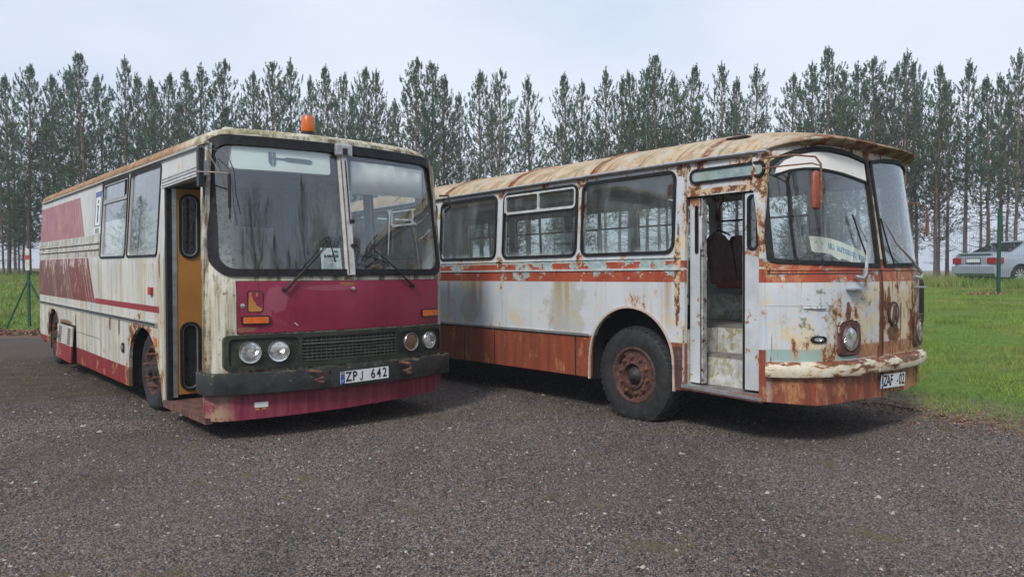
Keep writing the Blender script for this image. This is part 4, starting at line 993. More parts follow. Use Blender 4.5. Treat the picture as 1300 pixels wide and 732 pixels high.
    tubes('mirror_arm','bracket',T,[([(2.44,-.02,2.20),(2.60,-.14,2.20),(2.74,-.18,2.16),(2.76,-.18,2.05),(2.75,-.18,1.86)],.010),([(2.745,-.185,2.10),(2.75,-.18,1.88)],[.012,.022])])
    # --- route window above the door
    rw_ = sheet('route_window', sgn, [shrink(sgn,.022)], near, .020, -.004, 'rubber', T, None, 50)
    sheet('frosted_pane', shrink(sgn,.018), [], near, .008, .002, 'frost', rw_)
    # --- doorway: sill, steps
    sl = sheet('door_sill', [(-.0,.40),(.84,.425),(.84,.455),(-.0,.425)], [], near, .022, -.10, 'alu', T)
    sheet('sill_edge', [(-.005,.385),(.84,.41),(.84,.424),(-.005,.399)], [], near, .026, -.02, 'rust_red', sl)
    b = MB(); b.box(.02,.22,.05,.81,.425,.445); b.go('door_step','floor_int',T)
    b = MB(); b.box(.22,.25,.05,.81,.445,.70); b.box(.50,.53,.05,.81,.722,.955); b.box(.05,.53,.815,.835,.445,.955); b.go('step_riser','step_paint',T)
    b = MB(); b.box(.22,.53,.05,.81,.70,.722); b.go('step_tread','floor_int',T)
    # --- folding door leaves
    def lf1(u, v, d): return (.052-d, u, v)
    lo = rr(.05,.205,.47,2.17,.01); wi = rr(.072,.182,1.675,2.155,.05,6)
    l1 = sheet('door_leaf', lo, [shrink(wi,.016)], lf1, 0, -.025, 'door_paint', T); l1['label'] = 'front door leaf folded back with a narrow window'
    w_ = sheet('leaf_window', wi, [shrink(wi,.020)], lf1, .010, -.03, 'rubber', l1, None, 50); sheet('glass', shrink(wi,.015), [], lf1, -.006, -.010, 'glass_front', w_)
    l2 = MB(); l2.bbox(.07,.40,.222,.245,.47,2.17,.004); l2.go('door_leaf','door_worn',T)
    MB().box(.045,.07,.208,.224,.47,2.17).go('door_rubber','black',T)
    # rear leaves, edge on
    def lf2(u, v, d): return (.060-d+(u-.70)*.1, u, v)
    lo = rr(.685,.805,.47,2.17,.01); wi = rr(.702,.742,1.66,2.10,.018,4)
    l3 = sheet('door_leaf', lo, [shrink(wi,.006)], lf2, 0, -.03, 'door_paint', T); l3['label'] = 'rear door leaf folded back against the wheel arch side'
    w_ = sheet('leaf_window', wi, [shrink(wi,.010)], lf2, .010, -.03, 'rubber', l3, None, 50); sheet('glass', shrink(wi,.006), [], lf2, -.006, -.010, 'glass_front', w_)
    MB().bbox(.05,.115,.650,.668,.47,2.18,.006).go('door_leaf','door_worn',T)
    MB().box(.06,.075,.668,.684,.47,2.17).go('door_rubber','black',T)
    tubes('leaf_handle','white_trim',T,[([(.045,.652,1.70),(.03,.652,1.73),(.03,.652,1.98),(.045,.652,2.0)],.011)])
    MB().box(.05,.10,.05,.80,2.17,2.24).go('door_header','dark',T)
    # --- underside
    u = MB(); u.box(.35,2.15,.2,8.5,.38,.55); u.go('chassis','under',T)
    u = MB(); u.box(.53,2.45,-.2,.85,.93,.955); u.box(.40,2.45,.85,2.15,.93,.955); u.box(.04,2.45,2.15,8.6,.93,.955); u.box(.6,1.9,-.36,-.2,.93,.955); u.go('floor','floor_int',T)
    u = MB(); u.box(.36,.39,.9,2.1,.36,1.16); u.box(.04,.37,.90,.925,.36,1.16); u.box(.04,.37,2.075,2.10,.36,1.0); u.box(.04,.38,.90,2.1,1.155,1.18); u.go('wheel_arch_liner','under',T)
    u = MB(); u.box(.45,.5,2.12,2.15,.25,.9); u.box(.9,1.6,2.3,3.0,.22,.4); u.go('mud_flap','under',T)
    wheel(T, .065, 1.505, .462, .485, .27, .275, -1, True, 10, 'laz', 'big lugged front wheel with a rusty rim')
    wheel(T, 2.44, 1.505, .462, .485, .27, .275, 1, True, 10, 'laz'); wheel(T, .06, 5.7, .462, .485, .27, .275, -1, False, 10, 'laz'); wheel(T, 2.44, 5.7, .462, .485, .27, .275, 1, False, 10, 'laz')
    # --- interior
    b = MB(); b.box(.06,.09,.84,8.6,1.19,1.62); b.box(2.41,2.44,0,8.6,.955,1.58); b.go('inner_lining','grey_int',T)
    v = []; f = []; lc = [.06+2.38*i/16 for i in range(17)]
    for s in (.85, 8.6):
        for l in lc: v.append((l, s, min(zr(l)-.03, 2.44+.0*l) if l in (lc[0], lc[-1]) else zr(l)-.05))
    for i in range(16): f.append((i,i+1,18+i,17+i))
    link('ceiling', v, f, 'grey_int', T, True)
    def seat(l0, s0, z0, par, col='seat'):
        e = bpy.data.objects.new('seat', None); C.objects.link(e); e.parent = par
        for k in range(2):
            a = l0+k*.43
            bm = MB(); prof = [(0,-.0),(0,.40),(.03,.50),(.10,.56),(.20,.575),(.30,.56),(.37,.50),(.40,.40),(.40,0)]
            vv = []
            for d in (0, .07):
                for (x_, z_) in prof: vv.append((a+x_, s0+.42+d+z_*.18, z0+.38+z_))
            kk = len(prof); bm.add(vv, [tuple(range(kk)), tuple(range(2*kk-1,kk-1,-1))]+[(i,(i+1)%kk,kk+(i+1)%kk,kk+i) for i in range(kk)])
            bm.go('backrest', col, e)
        b = MB(); b.bbox(l0,l0+.83,s0,s0+.44,z0+.33,z0+.41,.03); b.go('cushion','seat_base',e)
        tubes('leg','dark',e,[([(l0+.05,s0+.05,z0),(l0+.1,s0+.1,z0+.34)],.014)]); tubes('leg','dark',e,[([(l0+.7,s0+.05,z0),(l0+.65,s0+.3,z0+.34)],.014)]); tubes('grab_rail','dark',e,[([(l0+.05,s0+.5,z0+.95),(l0+.2,s0+.53,z0+1.0),(l0+.36,s0+.5,z0+.95)],.010)])
        return e
    b = MB(); vv = []; n = 14
    for l in (1.72, 2.42):
        for k in range(n+1): t = math.pi*k/n; vv.append((l, 1.5+.62*math.cos(t), .955+.30*math.sin(t)))
    b.add(vv, [(i,i+1,n+2+i,n+1+i) for i in range(n)]+[tuple(range(n+1)), tuple(range(n+1,2*n+2))]); b.go('arch_cover','step_paint',T)
    seat(1.52, 1.15, .98, T)['label'] = 'dark red double seat seen through the door'
    for i in range(6):
        s0 = 2.15+i*.82; seat(.12, s0, .68, T)
        if i > 0: seat(1.55, s0, .68, T)
    dd = MB(); dd.bbox(.9,2.35,-.34,-.02,.955,1.42,.05); dd.go('dashboard','dark',T)
    seat(1.55, .05, .70, T)
    w = MB(); c0 = Vector((1.85,-.05,1.52)); ax = Vector((0,-.35,.94)); a_ = Vector((1,0,0)); b_ = ax.cross(a_)
    w.tube([tuple(c0+(a_*math.cos(t)+b_*math.sin(t))*.23) for t in [2*math.pi*k/28 for k in range(29)]], .012, 6); w.tube([tuple(c0-a_*.22), tuple(c0+a_*.22)], .01, 5); w.tube([tuple(c0), tuple(c0-ax*.45)], .025, 8); w.go('steering_wheel','black',T,True)
    sheet('inner_curtain', [(.9,1.6),(1.1,1.6),(1.1,2.3),(.9,2.3)], [], lambda u, v, d: (u, .75-d+.02*math.sin(u*40), v), 0, -.01, 'curtain', T, .05)
    return T, front, S, fr, nrm
# ================================================================== land
C0 = np.array([-3.0, 0.0])
EA = np.radians([-180,-140,-90,-50,-20,0,27.8,41.8,50.3,62,77,97,112,120,143,180])
ER = np.array([30,30,28,24,15,12,10.7,10.35,10.95,11.8,13.8,16.4,18.4,20.2,29,30.])
def er(th): return np.interp(th, EA, ER)
def height(x, y):
    dx, dy = x-C0[0], y-C0[1]; th = math.atan2(dy, dx); d = math.hypot(dx, dy)-float(er(th))
    if d < 0: return 0.0
    capR, capL = 1.16, 1.72; w = min(1, max(0, (x+6)/14)); cap = capL*(1-w)+capR*w
    h = .075*d; k = cap*(1-math.exp(-(h/cap)**1.6))if h > 0 else 0
    return max(h*.0+ (h if h < .35*cap else min(cap, .35*cap+(cap*.65)*(1-math.exp(-(h-.35*cap)/(cap*.65))))), 0) if d < 400 else cap
def build_land():
    g = link('gravel_yard', [(-60,-60,0),(60,-60,0),(60,60,0),(-60,60,0)], [(0,1,2,3)], 'gravel'); tag(g, kind='structure')
    g['label'] = 'dark gravel yard'
    ths = np.concatenate([np.radians(np.linspace(-180,20,80,endpoint=False)), np.radians(np.linspace(20,130,560,endpoint=False)), np.radians(np.linspace(130,180,30))])
    ds = [0,.06,.14,.25,.4,.6,.9,1.3,1.8,2.5,3.3,4.3,5.5,7,9,11,13.5,16,19,22,25,30,36,45,60,90,150,260,450,800]
    v = []; e = []
    for t in ths:
        r0 = float(er(t)); c, s = math.cos(t), math.sin(t)
        wig = (mnoise.noise((c*22, s*22, 1))*.22+mnoise.noise((c*90, s*90, 5))*.10)
        for d in ds:
            r = r0+d+wig*max(0, 1-d/2.5)+.05; x, y = C0[0]+r*c, C0[1]+r*s
            z = height(x, y)+.004+ (mnoise.noise((x*.6, y*.6, 0))*.03*min(1, d) if d < 60 else 0)
            v.append((x, y, max(z,.004))); e.append(d)
    n = len(ds); f = []
    for i in range(len(ths)-1):
        for j in range(n-1): f.append((i*n+j, i*n+j+1, (i+1)*n+j+1, (i+1)*n+j))
    o = link('lawn', v, f, 'lawn', smooth=180); tag(o, 'rising lawn and field behind the yard', kind='structure')
    a = o.data.attributes.new('edge', 'FLOAT', 'POINT'); a.data.foreach_set('value', np.array(e, dtype=np.float32))
def soup(name, verts, nper, mat, tones, label, kind='stuff', faces=None, second=None):
    """verts: (N, nper, 3) one polygon each, or solid pieces when faces is given"""
    n1 = verts.shape[0]
    if second is not None: verts = np.concatenate([verts, second[0]]); tones = np.concatenate([tones, np.zeros(len(second[0]))])
    N = verts.shape[0]; me = bpy.data.meshes.new(name)
    V_ = verts.reshape(-1, 3).astype(np.float32)
    if faces is None: fs = np.arange(N*nper).reshape(N, nper)
    else:
        fs = (np.array(faces)[None, :, :]+(np.arange(N)*nper)[:, None, None]).reshape(-1, len(faces[0]))
    me.vertices.add(len(V_)); me.vertices.foreach_set('co', V_.ravel())
    me.loops.add(fs.size); me.loops.foreach_set('vertex_index', fs.ravel().astype(np.int32))
    me.polygons.add(len(fs)); me.polygons.foreach_set('loop_start', np.arange(0, fs.size, fs.shape[1], dtype=np.int32)); me.polygons.foreach_set('loop_total', np.full(len(fs), fs.shape[1], dtype=np.int32))
    me.update(); me.validate()
    at = me.attributes.new('tone', 'FLOAT', 'POINT'); at.data.foreach_set('value', np.repeat(tones, nper).astype(np.float32))
    me.materials.append(M[mat])
    if second is not None:
        me.materials.append(M[second[1]]); mi = np.zeros(N, np.int32); mi[n1:] = 1; me.polygons.foreach_set('material_index', mi)
    o = bpy.data.objects.new(name, me); C.objects.link(o); tag(o, label, kind=kind); return o
def build_stones():
    rng = np.random.default_rng(3)
    def field(N, name, y0, y1, pw, s0, s1, sp, bigf, label):
        y = y0+(rng.random(N)**pw)*(y1-y0); x = (rng.random(N)*2-1)*(.72*y+.3)
        k = (np.hypot(x-C0[0], y-C0[1]) < er(np.arctan2(y-C0[1], x-C0[0]))+.25) & ((((x+6.4)/3.2)**2+((y-10.9)/2.8)**2+.5*(rng.random(N)-.5) > 1) | (rng.random(N) < .12))
        x, y = x[k], y[k]; N = len(x)
        size = .88*(s0+s1*rng.random(N)**sp)+.0010*(y-3)/3; big = rng.random(N) < bigf; size[big] *= 2.0
        base = np.array([(1,0,0),(0,1,0),(-1,0,0),(0,-1,0),(.25,.1,1),(-.2,.25,.9)], float)
        sc = np.stack([.8+.9*rng.random(N), .7+.6*rng.random(N), .45+.5*rng.random(N)], 1)
        P = (base[None]+rng.normal(0,.16,(N,6,3)))*(sc*size[:, None])[:, None, :]
        a = rng.random(N)*6.28; ca, sa = np.cos(a)[:, None], np.sin(a)[:, None]
        X = P[..., 0]*ca-P[..., 1]*sa+x[:, None]; Y = P[..., 0]*sa+P[..., 1]*ca+y[:, None]; Z = P[..., 2]+size[:, None]*.10
        tone = rng.random(N)**1.1; pn = np.array([mnoise.noise((q*.8, w*.8, 2)) for q, w in zip(x[::1], y[::1])]) if N < 60000 else np.sin(x*1.7+np.sin(y*1.3))*.5*np.sin(y*.9+x*.4)
        tone = np.where(tone < .8, np.clip(tone*(1+.5*pn), 0, .79), tone); tone[big] = np.where(rng.random(big.sum()) < .5, .99, tone[big])
        soup(name, np.stack([X, Y, Z], -1), 6, 'stones', tone, label, faces=[(0,1,4),(1,5,4),(1,2,5),(2,3,5),(3,4,5),(3,0,4)])
    field(300000, 'gravel', 3.0, 7.5, 1.25, .0032, .0062, 1.8, .0022, 'loose gravel strewn over the near yard')
    field(90000, 'gravel', 7.0, 12.5, 1.0, .0045, .0070, 2.2, .003, 'loose gravel farther back, around and under the buses')
def build_grass():
    rng = np.random.default_rng(5)
    def blades(N, th0, th1, d0, d1, h, w, pw, name, label, lo=0.0):
        th = np.radians(th0+(th1-th0)*rng.random(N)); d = d0+(d1-d0)*rng.random(N)**pw
        r = er(th)+d; x = C0[0]+r*np.cos(th); y = C0[1]+r*np.sin(th)
        z = np.array([height(a, b) for a, b in zip(x, y)])
        cl = np.array([mnoise.noise((a_*1.6, b_*1.6, 7)) for a_, b_ in zip(x, y)]); hh = h*(.45+.9*rng.random(N))*np.clip(.35+d*.5, .35, 1)*np.clip(1+1.3*cl, .3, 2); ww = w*(.7+.6*rng.random(N)); a = rng.random(N)*6.28; ln = hh*.5*rng.standard_normal(N); l2 = hh*.4*rng.standard_normal(N)
        p0 = np.stack([x-ww*np.cos(a), y-ww*np.sin(a), z-.01], -1); p1 = np.stack([x+ww*np.cos(a), y+ww*np.sin(a), z-.01], -1); p2 = np.stack([x+ln, y+l2, z+hh], -1)
        pn = np.array([mnoise.noise((a_*.9, b_*.9, 3)) for a_, b_ in zip(x, y)])
        soup(name, np.stack([p0, p1, p2], 1), 3, 'grass', np.clip(rng.random(N)*.7+.15+pn*.5+lo, 0, 1), label)
    blades(300000, 36, 66, 0, 21, .045, .0055, .85, 'grass', 'bright lawn grass to the right of the rusty bus')
    blades(22000, 38, 60, 17.5, 22, .26, .010, 1, 'tall_grass', 'rough tall grass along the fence by the silver car', -.05)
    blades(120000, 103, 128, .4, 26, .10, .012, .9, 'grass', 'green slope of grass beyond the fence behind the left bus')
    # litter
    N = 2600; x = rng.uniform(-14.5, -8.5, N); th = rng.standard_normal(N)*.28; y = 17.55+th-(x+11.8)*.02
    P = rng.standard_normal((N, 4, 3))*np.array([.035,.035,.02]); P += np.stack([x, y, np.full(N,.04)+rng.random(N)*.06], -1)[:, None, :]
    soup('leaf_litter', P, 4, 'leaf_litter', rng.random(N), 'brown dead leaves and twigs along the foot of the grass slope')
    N = 2600; th = np.radians(34+30*rng.random(N)); d = rng.normal(.05,.22,N); r = er(th)+d; x = C0[0]+r*np.cos(th); y = C0[1]+r*np.sin(th); P = rng.standard_normal((N, 4, 3))*np.array([.012,.012,.006]); P += np.stack([x, y, np.full(N,.012)+np.clip(d,0,1)*.07], -1)[:, None, :]
    soup('leaf_litter', P, 4, 'leaf_litter', rng.random(N), 'brown crumbs of soil and dead leaves along the lawn edge')
    N = 60; x = 12.3+rng.standard_normal(N)*.35; y = 19.4+rng.standard_normal(N)*.2; P = rng.standard_normal((N, 4, 3))*.028; P += np.stack([x, y, np.array([height(a, b) for a, b in zip(x, y)])+.08], -1)[:, None, :]
    soup('leaf_litter', P, 4, 'leaf_litter', rng.random(N), 'small heap of dead leaves by the green post')

# ================================================================== pines
def pine_mesh(seed, H=12.0, dense=1.0, crown0=.35, wid=1.0):
    rg = random.Random(seed); tv = []; tf = []
    b = MB(); pts = []; px, py = 0, 0
    for i in range(13):
        t = i/12; px += rg.uniform(-.05,.05); py += rg.uniform(-.05,.05); pts.append((px*(.4+t), py*(.4+t), H*t*.985))
    rad = [.095*(1-i/12)**.8+.010 for i in range(13)]; rad[0] = .12
    b.tube(pts, rad, 7)
    def at(z):
        q = z/(H*.985)*12; i = min(11, max(0, int(q))); u = q-i; a, c = pts[i], pts[i+1]; return Vector((a[0]+(c[0]-a[0])*u, a[1]+(c[1]-a[1])*u, z))
    tw = MB(); tufts = []
    z = H*.14
    while z < H*.975:
        t = z/H; live = t > crown0*rg.uniform(.85,1.1)
        L = wid*(2.15*min(1, ((1-t)/.52))**.85*(.35+.65*min(1, max(0,(t-.12))/.32)))
        if t < crown0: L *= .8
        n = rg.choice((3,4,4,5,5)) if live else rg.choice((2,3,4))
        a0 = rg.random()*6.28
        for k in range(n):
            if not live and rg.random() < .25: continue
            a = a0+k*6.28/n+rg.uniform(-.4,.4); l = L*rg.uniform(.55,1.2); el = R(rg.uniform(8,30)+45*max(0,t-.45)/.55) if live else R(rg.uniform(-30,38))
            sector = .55+.75*abs(math.sin(a*1.5+z*.9+seed)); l *= .72+.42*abs(math.sin(a+z*1.7+seed*2))
            p0 = at(z+rg.uniform(-.08,.08)); d = Vector((math.cos(a)*math.cos(el), math.sin(a)*math.cos(el), math.sin(el)))
            mid = p0+d*l*.5+Vector((0,0,-.04*l)); end = p0+d*l+Vector((0,0,.16*l if live else -.05*l))
            tw.tube([tuple(p0), tuple(mid), tuple(end)], [.020*(1-t)+.010, .012, .005], 3, False)
            if live:
                nt = max(1, int(l/.37*dense*sector))
                for j in range(nt):
                    u = rg.uniform(.28,1.0)**.8; c = p0.lerp(end, u); side = rg.uniform(-.32,.32)*l*(1.1-u*.4); off = Vector((-math.sin(a), math.cos(a), 0))*side+Vector((0,0,rg.uniform(-.05,.16)))
                    q = c+off
                    if abs(side) > .2: tw.tube([tuple(c), tuple(q)], [.007,.004], 3, False)
                    tufts.append((q, (d*.5+Vector((0,0,.9))+Vector((rg.uniform(-.4,.4),rg.uniform(-.4,.4),0))).normalized(), rg.uniform(.8,1.25)))
                tufts.append((end, (d*.4+Vector((0,0,1))).normalized(), 1.2))
            elif rg.random() < .8:
                for j in range(7):
                    u = rg.uniform(.15,1); c = p0.lerp(end, u); e1 = c+Vector((rg.uniform(-.3,.3),rg.uniform(-.3,.3),rg.uniform(-.25,.28))); tw.tube([tuple(c), tuple(e1), tuple(e1+Vector((rg.uniform(-.2,.2),rg.uniform(-.2,.2),rg.uniform(-.15,.2))))], [.006,.004,.003], 3, False)
        z += rg.uniform(.17,.34)*(1.25 if not live else 1)
    for k in range(9):
        zz = H*rg.uniform(.76,.96); a = rg.random()*6.28; rr_ = (1-zz/H)*2.6*wid; p = at(zz)+Vector((math.cos(a)*rr_, math.sin(a)*rr_, 0)); tw.tube([tuple(at(zz-.25)), tuple(p), tuple(p+Vector((0,0,.5)))], [.012,.008,.004], 3, False)
        for q in (.2,.45): tufts.append((p+Vector((0,0,q)), Vector((rg.uniform(-.2,.2),rg.uniform(-.2,.2),1)).normalized(), .9))
    for k in range(5): tufts.append((at(H*(.93+.015*k)), Vector((rg.uniform(-.3,.3),rg.uniform(-.3,.3),1)).normalized(), 1.3))
    tufts.append((at(H*.985), Vector((0,0,1)), 1.5))
    # foliage: short upright bottle brushes of needles
    rng = np.random.default_rng(seed); T_ = len(tufts); K = 26
    cen = np.array([t[0][:] for t in tufts]); ax = np.array([t[1][:] for t in tufts]); sz = np.array([t[2] for t in tufts])
    u = rng.random((T_, K, 1)); L_ = (.20+.16*rng.random((T_, 1, 1)))*sz[:, None, None]
    d = rng.standard_normal((T_, K, 3)); d -= (d*ax[:, None, :]).sum(2, keepdims=True)*ax[:, None, :]*.9; d /= np.linalg.norm(d, axis=2, keepdims=True); d = d*.75+ax[:, None, :]*.65
    ln = (.075+.05*rng.random((T_, K, 1)))*(1.15-.5*u)
    base = cen[:, None, :]+ax[:, None, :]*(u*L_-.04)
    sd = np.cross(d, rng.standard_normal((T_, K, 3))); sd /= np.linalg.norm(sd, axis=2, keepdims=True)
    w = .016+.008*rng.random((T_, K, 1))
    tri = np.stack([base-sd*w, base+sd*w, base+d*ln], 2).reshape(-1, 3, 3)
    tone = np.repeat(np.clip(rng.normal(.45,.28,T_),0,1), K)+rng.normal(0,.12,T_*K)+(u.reshape(-1)-.5)*.3
    return b, tw, tri, np.clip(tone,0,1)
PROTO = []; KIDS = {}
def tris_of(m):
    v = np.array(m.v); o = []
    for f in m.f:
        for i in range(1, len(f)-1): o.append((f[0], f[i], f[i+1]))
    return v[np.array(o)]
def make_proto(seed, **k):
    b, tw, tri, tone = pine_mesh(seed, **k)
    e = bpy.data.objects.new('pine_tree', None); C.objects.link(e)
    t = b.go('trunk', 'bark', e, True); 
    me_o = soup('crown', tri, 3, 'needle', tone, None, kind=None, second=(tris_of(tw), 'twig')); me_o.parent = e; KIDS[e.name] = [t, me_o]
    PROTO.append((e, H_ := k.get('H', 12.0))); return e
def copy_tree(o, parent=None):
    c = o.copy(); C.objects.link(c); c.parent = parent
    for ch in KIDS.get(o.name, ()): copy_tree(ch, c)
    return c
F_, PIT, CAMH = 954.0174, .0243, 1.5032
def px_x(x, y): return 650+F_*x/y
ZONES = [(-999,45,'left of the maroon striped bus'),(45,120,'over the rear of the left bus'),(120,200,'above the side windows of the left bus'),(200,262,'above the doorway of the left bus'),(262,330,'above the caliper sign'),(330,385,'just left of the amber beacon'),(385,440,'beside the amber beacon and aerial'),(440,500,'above the right half of the magenta bus'),(500,556,'above the gap between the buses'),(556,636,'above the rearmost window of the rusty bus'),(636,738,'above the vented window of the rusty bus'),(738,800,'above the rusty bus plain window, rear half'),(800,868,'above the rusty bus plain window, front half'),(868,960,'above the open door of the rusty bus'),(960,1040,'above the red wing mirror'),(1040,1110,'above the rusty bus windscreen divider'),(1110,1170,'above the far corner of the rusty bus'),(1170,1215,'between rusty bus and silver car'),(1215,1262,'over the boot of the silver car'),(1262,9999,'right of the tall green post')]
def build_trees():
    kinds = [dict(H=12.0,dense=1.0,crown0=.34,wid=1.0),dict(H=12.5,dense=1.25,crown0=.28,wid=1.15),dict(H=11.5,dense=.8,crown0=.42,wid=.85),dict(H=12.0,dense=1.3,crown0=.24,wid=1.25),
             dict(H=12.8,dense=1.0,crown0=.38,wid=.95),dict(H=11.2,dense=.55,crown0=.5,wid=.7),dict(H=12.2,dense=1.1,crown0=.30,wid=1.05),dict(H=10.8,dense=.9,crown0=.36,wid=.9),dict(H=12.4,dense=1.2,crown0=.33,wid=1.1)]
    protos = [make_proto(100+i, **k) for i, k in enumerate(kinds)]
    rg = random.Random(21); spots = []
    # the crown tops that read against the sky: (photo column, photo row of the tip, distance, kind)
    tops = [(-12,110,33,4),(12,98,36,0),(38,84,34,1),(70,100,35,6),(98,90,37,8),(112,74,33,3),(135,98,38,0),(160,74,34,4),(178,96,36,2),(196,104,40,7),(214,98,34,6),(234,92,36,0),(258,86,33,8),(276,78,34,1),(298,92,38,4),(325,95,34,6),
            (350,82,33,3),(372,80,34,8),(395,102,37,2),(418,88,34,0),(437,98,40,6),(455,88,34,1),(478,92,36,4),(503,102,34,0),(527,76,33,1),(545,84,36,3),(565,102,34,2),(592,100,35,5),(612,96,38,7),(634,92,33,1),(672,102,35,2),(688,108,42,5),(716,96,33,0),(728,100,36,6),(742,104,34,4),(769,88,33,8),(786,100,38,2),(800,96,34,6),(820,88,36,1),(838,74,33,3),
            (858,98,38,0),(878,88,34,6),(898,92,40,7),(914,82,34,4),(935,104,36,2),(957,86,33,8),(975,90,37,0),(1003,98,36,6),(1027,80,34,4),(1047,66,32,3),(1068,92,36,0),(1091,84,34,8),(1107,76,32,1),(1128,88,35,6),(1147,66,31,4),(1164,82,33,1),(1187,86,31,0),(1203,104,38,5),(1224,80,30,2),(1238,90,36,4),(1253,98,30,0),(1288,68,28,8),(1272,96,32,2),(1310,88,30,6),(1330,80,31,1)]
    for px, py, D, k in tops:
        D += rg.uniform(-.6,.6); 
        if int(px) in (298,503,592,688,728,898,975,1238): continue
        spots.append((px, D, k, CAMH+(342.8-py)/F_*D, 'front' if D < 35 else 'second'))
    for i in range(32):      # thinner ones deeper in the belt
        px = -25+i*43.5+rg.uniform(-8,8); D = rg.uniform(39,47); spots.append((px, D, rg.choice((0,2,4,5,6,7)), CAMH+rg.uniform(.19,.235)*D, 'rear'))
    for i in range(30):      # young ones filling the foot of the belt
        px = rg.choice((8,30,60,100,585,610,650,700,730,780,845,900,1000,1060,1115,1140,1180,1205))+rg.uniform(-14,14); D = rg.uniform(34,40); spots.append((px, D, rg.choice((1,3,8)), height((px-650)/F_*D, D)+rg.uniform(3.2,5.5), 'young'))
    items = []
    for px, D, k, top, row in spots:
        x = (px-650)/F_*D; g = height(x, D); items.append([px, x, D, k, top-g, g, row])
    used = set(); cnt = {}
    items.sort(key=lambda q: q[0])
    def zone(px):
        for a, b, s in ZONES:
            if a <= px < b: return s
    for it in items:
        px, x, D, k, H_, g, row = it
        src = protos[k]; e = src if k not in used else copy_tree(src); used.add(k)
        s = H_/kinds[k]['H']; w = s*rg.uniform(.92,1.12)*(1.05 if row != 'young' else 1.5)
        e.location = (x, D, g-.05); e.rotation_euler = (R(rg.uniform(-1.2,1.2)), R(rg.uniform(-1.2,1.2)), rg.random()*6.28); e.scale = (w, w, s)
        look = {0:'full crowned',1:'broad dense',2:'narrow',3:'bushy and wide',4:'tall spire topped',5:'sparse thin',6:'rounded dark',7:'short slim',8:'thick crowned'}[k]
        key = (look, row, zone(px)); it.append(key); it.append(e); cnt[key] = cnt.get(key, 0)+1
    seen = {}
    for it in items:
        key, e = it[7], it[8]; look, row, zn = key; rowt = {'front':'front row','second':'second row','rear':'rear row','young':'low undergrowth'}[row]
        lab = f'{look} pine in the {rowt}, {zn}'
        if cnt[key] > 1:
            n = seen.get(key, 0); seen[key] = n+1
            lab = f"{('left','middle','right')[n if cnt[key]==3 else (0,2)[n]]} {look} pine, {rowt}, {zn}"
        tag(e, lab, 'pine tree', 'pines of the wood behind the buses')
    # continuation of the wood on both sides and behind the photographer: one mass, seen only mirrored in glass
    parts_v = []; tones = []
    trv = MB()
    rg = random.Random(8)
    srcs = [pine_mesh(300+i, H=12.5, dense=.8, crown0=.3, wid=1.25) for i in range(3)]
    sp = [(a, r) for a in list(range(-165, -20, 7)) for r in (27,)]+[(a, 34) for a in range(-160,-15,8)]+[(a, 46) for a in range(128,200,5)]+[(a,52) for a in range(126,200,6)]
    for a, r in sp:
        a += rg.uniform(-2,2); r += rg.uniform(-2,3); x, y = r*math.cos(R(a)), r*math.sin(R(a))
        b, tw, tri, tone = srcs[rg.randrange(3)]; th = rg.random()*6.28; sc = rg.uniform(.75,1.12)*(.5 if a > 100 else 1); g = height(x, y)
        c, s = math.cos(th), math.sin(th); m = np.array([[c,-s,0],[s,c,0],[0,0,1]])
        keep = np.arange(0, len(tri), 2)
        parts_v.append((tri[keep]@m.T)*np.array([1.15,1.15,1])*sc+np.array([x,y,g])); tones.append(tone[keep])
        for src in (b, tw): 
            vv = np.array(src.v)@m.T*sc+np.array([x,y,g]); trv.add([tuple(q) for q in vv], src.f)
    w1 = soup('wood', np.concatenate(parts_v), 3, 'needle', np.concatenate(tones), 'rest of the pine wood around the yard, mirrored in the bus windows')
    w2 = trv.go('wood_trunks', 'twig'); tag(w2, 'trunks and branches of the wood around the yard, mirrored in the windows', kind='stuff')
    # two bare trees beside the yard, mirrored in the windscreens
    def bare(x, y, H):
        b = MB(); rg = random.Random(int(x*10))
        def grow(p, d, l, r, n):
            q = p+d*l; b.tube([tuple(p), tuple(p.lerp(q,.5)+Vector((rg.uniform(-.05,.05)*l,rg.uniform(-.05,.05)*l,0))), tuple(q)], [r, r*.85, r*.68], 5 if n > 3 else 3, False)
            if n == 0: return
            for k in range(rg.choice((2,3)) if n < 5 else 3):
                dd = (d+Vector((rg.uniform(-.75,.75),rg.uniform(-.75,.75),rg.uniform(-.15,.45)))).normalized(); grow(p.lerp(q, rg.uniform(.7,1)), dd, l*rg.uniform(.62,.85), r*.6, n-1)
        grow(Vector((x,y,height(x,y)-.05)), Vector((0,0,1)), H*.28, .14, 7); return b
    for i, (x, y, H) in enumerate(((13,-2.5,10),(17,1.5,9),(9.5,-7.5,11),(1.5,-13,9))):
        o = bare(x, y, H).go('bare_tree', 'bare'); tag(o, 'leafless trees seen only mirrored in the windscreens', 'bare tree', 'bare trees mirrored in the windscreens')

